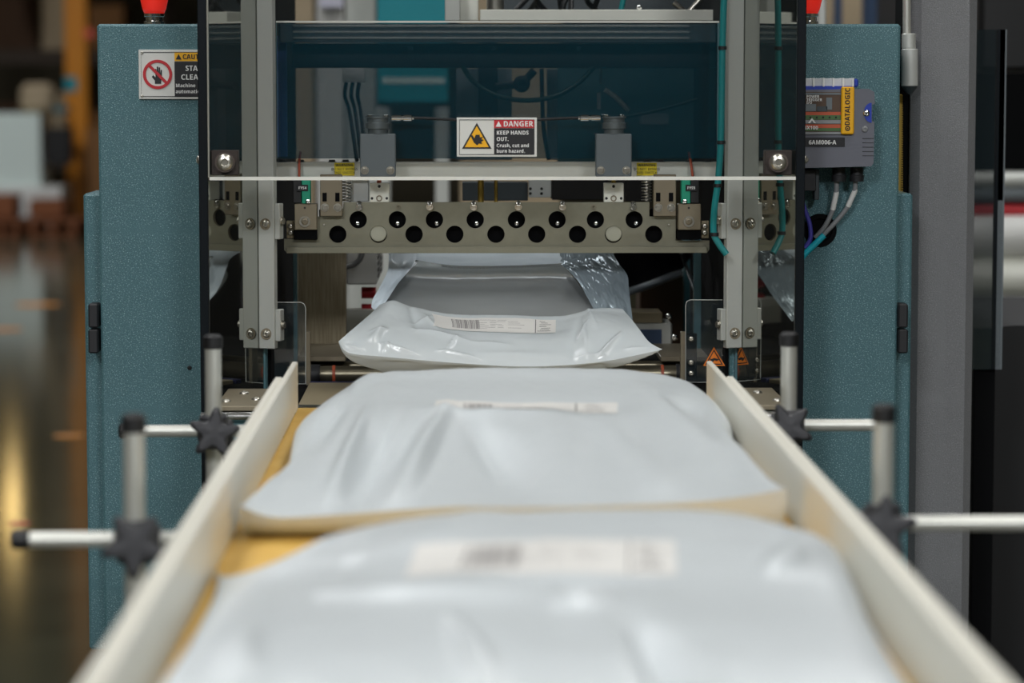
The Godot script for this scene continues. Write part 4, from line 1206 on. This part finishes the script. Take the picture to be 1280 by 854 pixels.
	for q in [[[1046, 226], [1045, 243], [1041, 262], [1031, 283], [1019, 297]], [[1069.5, 226], [1068, 240], [1060, 258], [1045, 277], [1026, 297]]]:
		var p := []
		for i in q.size(): p.append(P(q[i][0], q[i][1], lerpf(z - 0.028, ZC + 0.006, i / 4.0)))
		var cb := thing("box_cable", "grey cable from the gland nearer the yellow strip" if q[0][0] < 1060 else "grey cable from the gland nearer the box edge", "cable", p[0], "grey cables under the junction box")
		obj("sheath", tube(p, 0.0032, 10), M.cable_grey, cb)
		obj("marker_sleeve", tube([p[1].lerp(p[0], 0.2), p[1], p[2]], 0.0036, 10), M.white, cb)
	var pu := []
	for q in [[1000, 245], [1006, 262], [1012, 280], [1013, 298], [1006, 310]]: pu.append(P(q[0], q[1], ZC + 0.012))
	single("purple_cable", tube(pu, 0.003, 10), M.purple, "purple cable curving across the cable hole", "cable")
	var cy := []
	for q in [[1030, 294], [1020, 304], [1004, 320], [985, 345]]: cy.append(P(q[0], q[1], ZC + 0.014))
	single("cyan_cable", tube(cy, 0.0042, 10), M.hose_cyan, "bright cyan cable leaving the cable hole", "cable")

# ---------------------------------------------------------------- column, gas spring and panes beyond the right cabinet
func right_side() -> void:
	var zc := -0.32
	var a := P(1140, 100, zc)
	var b := P(1222, 100, zc)
	var t := thing("steel_column", "wide grey textured steel column beside the teal cabinet", "column", Vector3((a.x + b.x) / 2, 0, zc))
	obj("shaft", BX(Vector3((a.x + b.x) / 2, 0.95, zc - 0.06), Vector3(b.x - a.x, 1.9, 0.12), 0.012), M.column, t)
	obj("edge_strip", BX(Vector3(a.x - 0.006, 0.95, zc - 0.05), Vector3(0.012, 1.9, 0.06), 0.001), M.inner, t)
	var g := thing("gas_spring", "chrome rod and pale cylinder upright between cabinet and column", "gas spring", P(1136, 118, -0.3))
	obj("rod", C1(P(1133.5, 44, -0.3), P(1133.5, -80, -0.3), 0.0056, 18), M.rod, g)
	obj("collar", C1(P(1136, 61, -0.3), P(1136, 42, -0.3), 0.0096, 20, 0.001), M.alu, g)
	obj("cylinder", C1(P(1137, 108, -0.3), P(1137, 61, -0.3), 0.0112, 24, 0.001), M.alu_light, g)
	var st := S()
	lathe(st, [Vector2(0, 0), Vector2(0.003, 0), Vector2(0.0112, 0.011), Vector2(0, 0.011)], P(1137, 118, -0.3), Vector3.UP, 24)
	obj("cone", st, M.dark_grey, g)
	var r := thing("brass_rack", "thin brass toothed strip beside the cabinet edge", "rack", P(1128, 240, -0.33))
	obj("strip", B1(1122, 118, 1126.5, 242, -0.33, 0.01), M.gold, r)
	st = S()
	for k in 42: pb(st, 1126.5, 119 + k * 2.9, 1128.5, 120.6 + k * 2.9, -0.33, 0.008, 0)
	tag(obj("teeth", st, M.gold, r), "", "", "", "stuff")
	var up := thing("dark_upright", "narrow dark upright behind the gas spring, one bright screw", "upright", P(1135, 240, -0.4))
	obj("profile", BX(Vector3(P(1134, 100, -0.4).x, 0.95, -0.41), Vector3(0.016, 1.9, 0.02), 0.001), M.brown_steel, up)
	put("screw", bolt, M.chrome, up, at_px(1136, 176, -0.398, 0.004))
	# smoked door pane beyond the column
	var d := thing("door_pane", "smoked upright pane with pale edge beyond the grey column", "guard", P(1238, 462, -0.5))
	obj("pane", B1(1218, 37, 1252, 462, -0.5, 0.006, 0), M.pane_door, d)
	obj("pale_edge", B1(1250.5, 37, 1252.3, 462, -0.4985, 0.003, 0), M.mid_grey, d)
	obj("dark_rim", B1(1246, 37, 1250.5, 462, -0.4985, 0.008, 0), M.pane_rim, d)
	obj("stile", BX(Vector3(P(1232, 400, -0.51).x, 0.4, -0.52), Vector3(0.03, 1.0, 0.02), 0.001), M.inner, d)
	# dark cabinet low on the right
	var c := thing("black_cabinet", "black rounded cabinet low beyond the grey column", "cabinet", Vector3(0.86, 0, -0.9))
	var q := PackedVector2Array()
	for k in 13: q.append(Vector2(-0.2 + 0.14 * (1 - cos(PI / 2 * k / 12.0)) , 0.72 + 0.16 * sin(PI / 2 * k / 12.0)))
	q.append_array([Vector2(0.4, 0.88), Vector2(0.4, 0.02), Vector2(-0.2, 0.02)])
	st = S()
	prism(st, q, Vector3(0.86, 0, -0.8), Vector3.RIGHT, Vector3.UP, 0.6)
	obj("body", st, M.black, c)
	obj("plinth", BX(Vector3(0.96, 0.012, -1.1), Vector3(0.5, 0.024, 0.5), 0), M.inner, c)

# ---------------------------------------------------------------- things behind the machine
func crate(called: String, x0: float, y0: float, x1: float, y1: float, z: float, dep: float, m: Material, label: String, cat: String, group := "", bev := 0.01) -> MeshInstance3D:
	return single(called, B1(x0, y0, x1, y1, z, dep, bev), m, label, cat, group)

func pallet(x0: float, x1: float, y: float, z: float, label: String) -> void:
	var a := P(x0, y, z)
	var b := P(x1, y, z)
	var t := thing("pallet", label, "pallet", Vector3((a.x + b.x) / 2, 0, z - 0.4), "wooden pallets by the racks")
	var cx := (a.x + b.x) / 2
	var w := b.x - a.x
	for k in 3: obj("runner", BX(Vector3(cx + (k - 1) * w * 0.42, 0.065, z - 0.4), Vector3(w * 0.12, 0.09, 0.8), 0.004), M.wood, t)
	for k in 6: obj("deck_board", BX(Vector3(cx, 0.122, z - 0.06 - k * 0.135), Vector3(w, 0.022, 0.1), 0.003), M.wood, t)
	for k in 3: obj("base_board", BX(Vector3(cx, 0.01, z - 0.06 - k * 0.34), Vector3(w, 0.02, 0.1), 0.003), M.wood, t)

func background() -> void:
	var z := -21.0
	# orange upright and racking
	var a := P(76, 0, z - 0.5)
	var b := P(104, 0, z - 0.5)
	var t := thing("orange_column", "tall orange building column in the blurred distance", "column", Vector3((a.x + b.x) / 2, 0, z))
	obj("shaft", BX(Vector3((a.x + b.x) / 2, 2.8, z - 0.8), Vector3(b.x - a.x, 5.6, 0.2), 0.01), M.rack_orange, t)
	obj("notice", B1(81, 96, 96, 114, z - 0.69, 0.01, 0), M.teal_far, t)
	var rk := thing("pallet_rack", "dark brown storage rack behind the orange column", "rack", Vector3(-4, 0, -24))
	for x in [-4.9, -2.9]:
		for zz in [-23.6, -24.6]: obj("upright", BX(Vector3(x, 2.2, zz), Vector3(0.09, 4.4, 0.09), 0.004), M.rack, rk)
	for y in [0.55, 1.55, 2.5, 3.4] as Array[float]:
		obj("shelf", BX(Vector3(-3.9, y, -24.1), Vector3(2.0, 0.04, 1.1), 0), M.rack, rk)
		obj("beam", BX(Vector3(-3.9, y - 0.07, -23.56), Vector3(2.0, 0.1, 0.04), 0.004), M.rack_orange if y > 3 else M.rack, rk)
	var lv := {0.55: "bottom", 1.55: "middle", 2.5: "top"}
	for y in [0.55, 1.55, 2.5]:
		var x := -4.55
		for q in [[0.5, 0.5, M.carton_dark, "dark brown"], [0.42, 0.6, M.carton_pale, "pale"], [0.36, 0.42, M.carton, "mid brown"]]:
			single("carton", BX(Vector3(x + q[0] / 2, y + 0.021 + q[1] / 2, -24.0), Vector3(q[0] - 0.03, q[1], 0.6), 0.005), q[2], "%s carton blurred on the %s shelf of the far rack" % [q[3], lv[y]], "carton", "cartons on the far rack")
			x += q[0] + 0.02
	# white and mint cabinets, wrapped goods, pallets
	var c := thing("mint_cabinet", "pale mint machine cabinet standing by the pallets, blurred", "cabinet", Vector3(-3.9, 0, z))
	a = P(-14, 150, z)
	b = P(50, 150, z)
	obj("body", BX(Vector3((a.x + b.x) / 2, 0.55, z - 0.3), Vector3(b.x - a.x, 0.9, 0.6), 0.01), M.mint, c)
	obj("base", BX(Vector3((a.x + b.x) / 2 + 0.08, 0.19, z - 0.28), Vector3(b.x - a.x + 0.2, 0.38, 0.7), 0.01), M.white, c)
	obj("black_panel", B1(56, 160, 88, 206, z - 0.05, 0.2, 0.01), M.black, c)
	crate("wrapped_goods", 24, 104, 66, 141, z - 0.1, 0.3, M.carton_pale, "pale wrapped goods on top of the mint cabinet", "goods", "", 0.05)
	crate("blue_tray", 66, 133, 84, 141, z - 0.02, 0.25, M.teal_plain, "teal tray beside the wrapped goods", "tray")
	crate("brown_carton", 106, 160, 134, 288, z - 0.5, 0.5, M.carton, "tall brown carton standing behind the teal cabinet edge", "carton")
	pallet(-22, 24, 262, z + 1.05, "wooden pallet in front of the mint cabinet at the picture edge")
	pallet(34, 96, 262, z + 0.97, "wooden pallet beside the orange column")
	crate("wood_block", 36, 250, 80, 272.6, z + 0.7, 0.4, M.wood, "brown block of timber lying on the pallet beside the orange column", "timber")
	crate("wood_crate", -14, 244, 18, 273, z + 0.8, 0.4, M.wood, "brown crate lying on the pallet at the picture edge", "crate")
	# red lamp and warm lamp
	single("red_signal", C1(P(111, 42, -21.69), P(111, 42, -21.55), 0.042, 20), M.red_pale, "small red signal light glowing beside the orange column", "lamp")
	var wl := thing("wall_lamp", "warm yellow lamp panel high at the end of the hall", "lamp", Vector3(-4.15, 2.2, -22.6))
	obj("panel", BX(Vector3(-4.15, 2.6, -22.5), Vector3(0.1, 0.7, 0.03), 0), M.lamp_warm, wl)
	obj("bracket", BX(Vector3(-4.15, 2.6, -22.8), Vector3(0.14, 0.6, 0.55), 0.01), M.inner, wl)
	var l := OmniLight3D.new()
	l.name = "wall_lamp_light"
	add_child(l)
	l.position = Vector3(-4.15, 2.6, -22.2)
	l.light_color = c8(255, 214, 130)
	l.light_energy = 0.05
	l.light_size = 0.1
	l.omni_range = 40.0
	l.omni_attenuation = 2.0
	l.shadow_enabled = true
	# floor spots
	var spots := [[86, 545, 0.055, "orange floor dot closest to the teal cabinet"], [47, 381, 0.13, "orange floor dot far down the aisle"], [24, 655, 0.03, "small red floor dot beside the bright reflection"], [4, 412, 0.1, "orange floor dot at the picture edge"]]
	for s in spots:
		var p := Q(s[0], s[1], 0.0)
		var st := S()
		lathe(st, [Vector2(0, 0.002), Vector2(s[2], 0.002), Vector2(s[2] + 0.001, 0)], p, Vector3.UP, 28)
		single("floor_marker", st, M.rack_orange if s[2] > 0.04 else M.red, s[3], "floor marker", "coloured floor dots")
	# behind the press
	var zs := -2.6
	var p := P(514, 128, zs)
	var sg := thing("teal_board", "bright teal notice board on a stand behind the press", "board", Vector3(p.x, 0, zs))
	obj("board", B1(471, -80, 560, 128, zs, 0.03, 0.002), M.teal_far, sg)
	obj("pale_band", B1(478, 97, 556, 104, zs + 0.002, 0.003, 0), M.mint, sg)
	for x in [478, 552]: obj("post", BX(Vector3(P(x, 100, zs).x, 0.6, zs - 0.05), Vector3(0.03, 1.2, 0.03), 0.002), M.alu, sg)
	for q in [[432, 470, -2.9, M.alu, "pale square post beside the teal board"], [396, 430, -3.4, M.white, "white upright panel behind the caution-plate post"], [1022, 1032, -1.2, M.alu_light, "pale thin post behind the red beacon"], [1044, 1052, -4.0, M.blue_grey, "blue-grey post far behind the junction box"], [1080, 1100, -4.2, M.blue_grey, "wide blue-grey post far behind the junction box"], [345, 392, -4.4, M.carton_pale, "beige upright panel far behind the smoked pane"], [575, 700, -3.2, M.carton_pale, "beige upright panel behind the danger sign"], [1030, 1130, -5.0, M.carton_pale, "wide beige panel far behind the junction box"]]:
		var u := P(q[0], 100, q[2])
		var v := P(q[1], 100, q[2])
		single("upright_post", BX(Vector3((u.x + v.x) / 2, 1.1, q[2] - 0.03), Vector3(v.x - u.x, 2.2, 0.06), 0.003), q[3], q[4], "upright")
	single("pale_box", B1(399, -25, 429, 10, -3.36, 0.03, 0.002), M.lavender, "pale lavender box fixed on the white upright panel", "box")
	# blurred roller machine on the right
	var rm := thing("roller_machine", "blurred machine with white rollers beyond the smoked door pane", "machine", Vector3(1.6, 0, -3.2))
	for x in [1.05, 2.4]: obj("frame", BX(Vector3(x, 0.9, -3.4), Vector3(0.08, 1.8, 0.8), 0.005), M.soft_black, rm)
	for q in [[225, 0.02, M.alu], [243, 0.018, M.mid_grey], [263, 0.014, M.red], [295, 0.05, M.white], [345, 0.045, M.beam], [362, 0.02, M.white]]:
		var y := P(1265, q[0], -3.1).y
		obj("roller", C1(Vector3(1.07, y, -3.1), Vector3(2.38, y, -3.1), q[1], 20), q[2], rm)
	obj("panel", BX(Vector3(1.72, 0.9, -3.7), Vector3(1.3, 1.8, 0.04), 0), M.inner, rm)
	# hoses and dark things at the top right corner
	crate("dark_hopper", 1225, -60, 1320, 90, -1.6, 0.3, M.black, "black hopper hanging over the top right corner", "hopper")
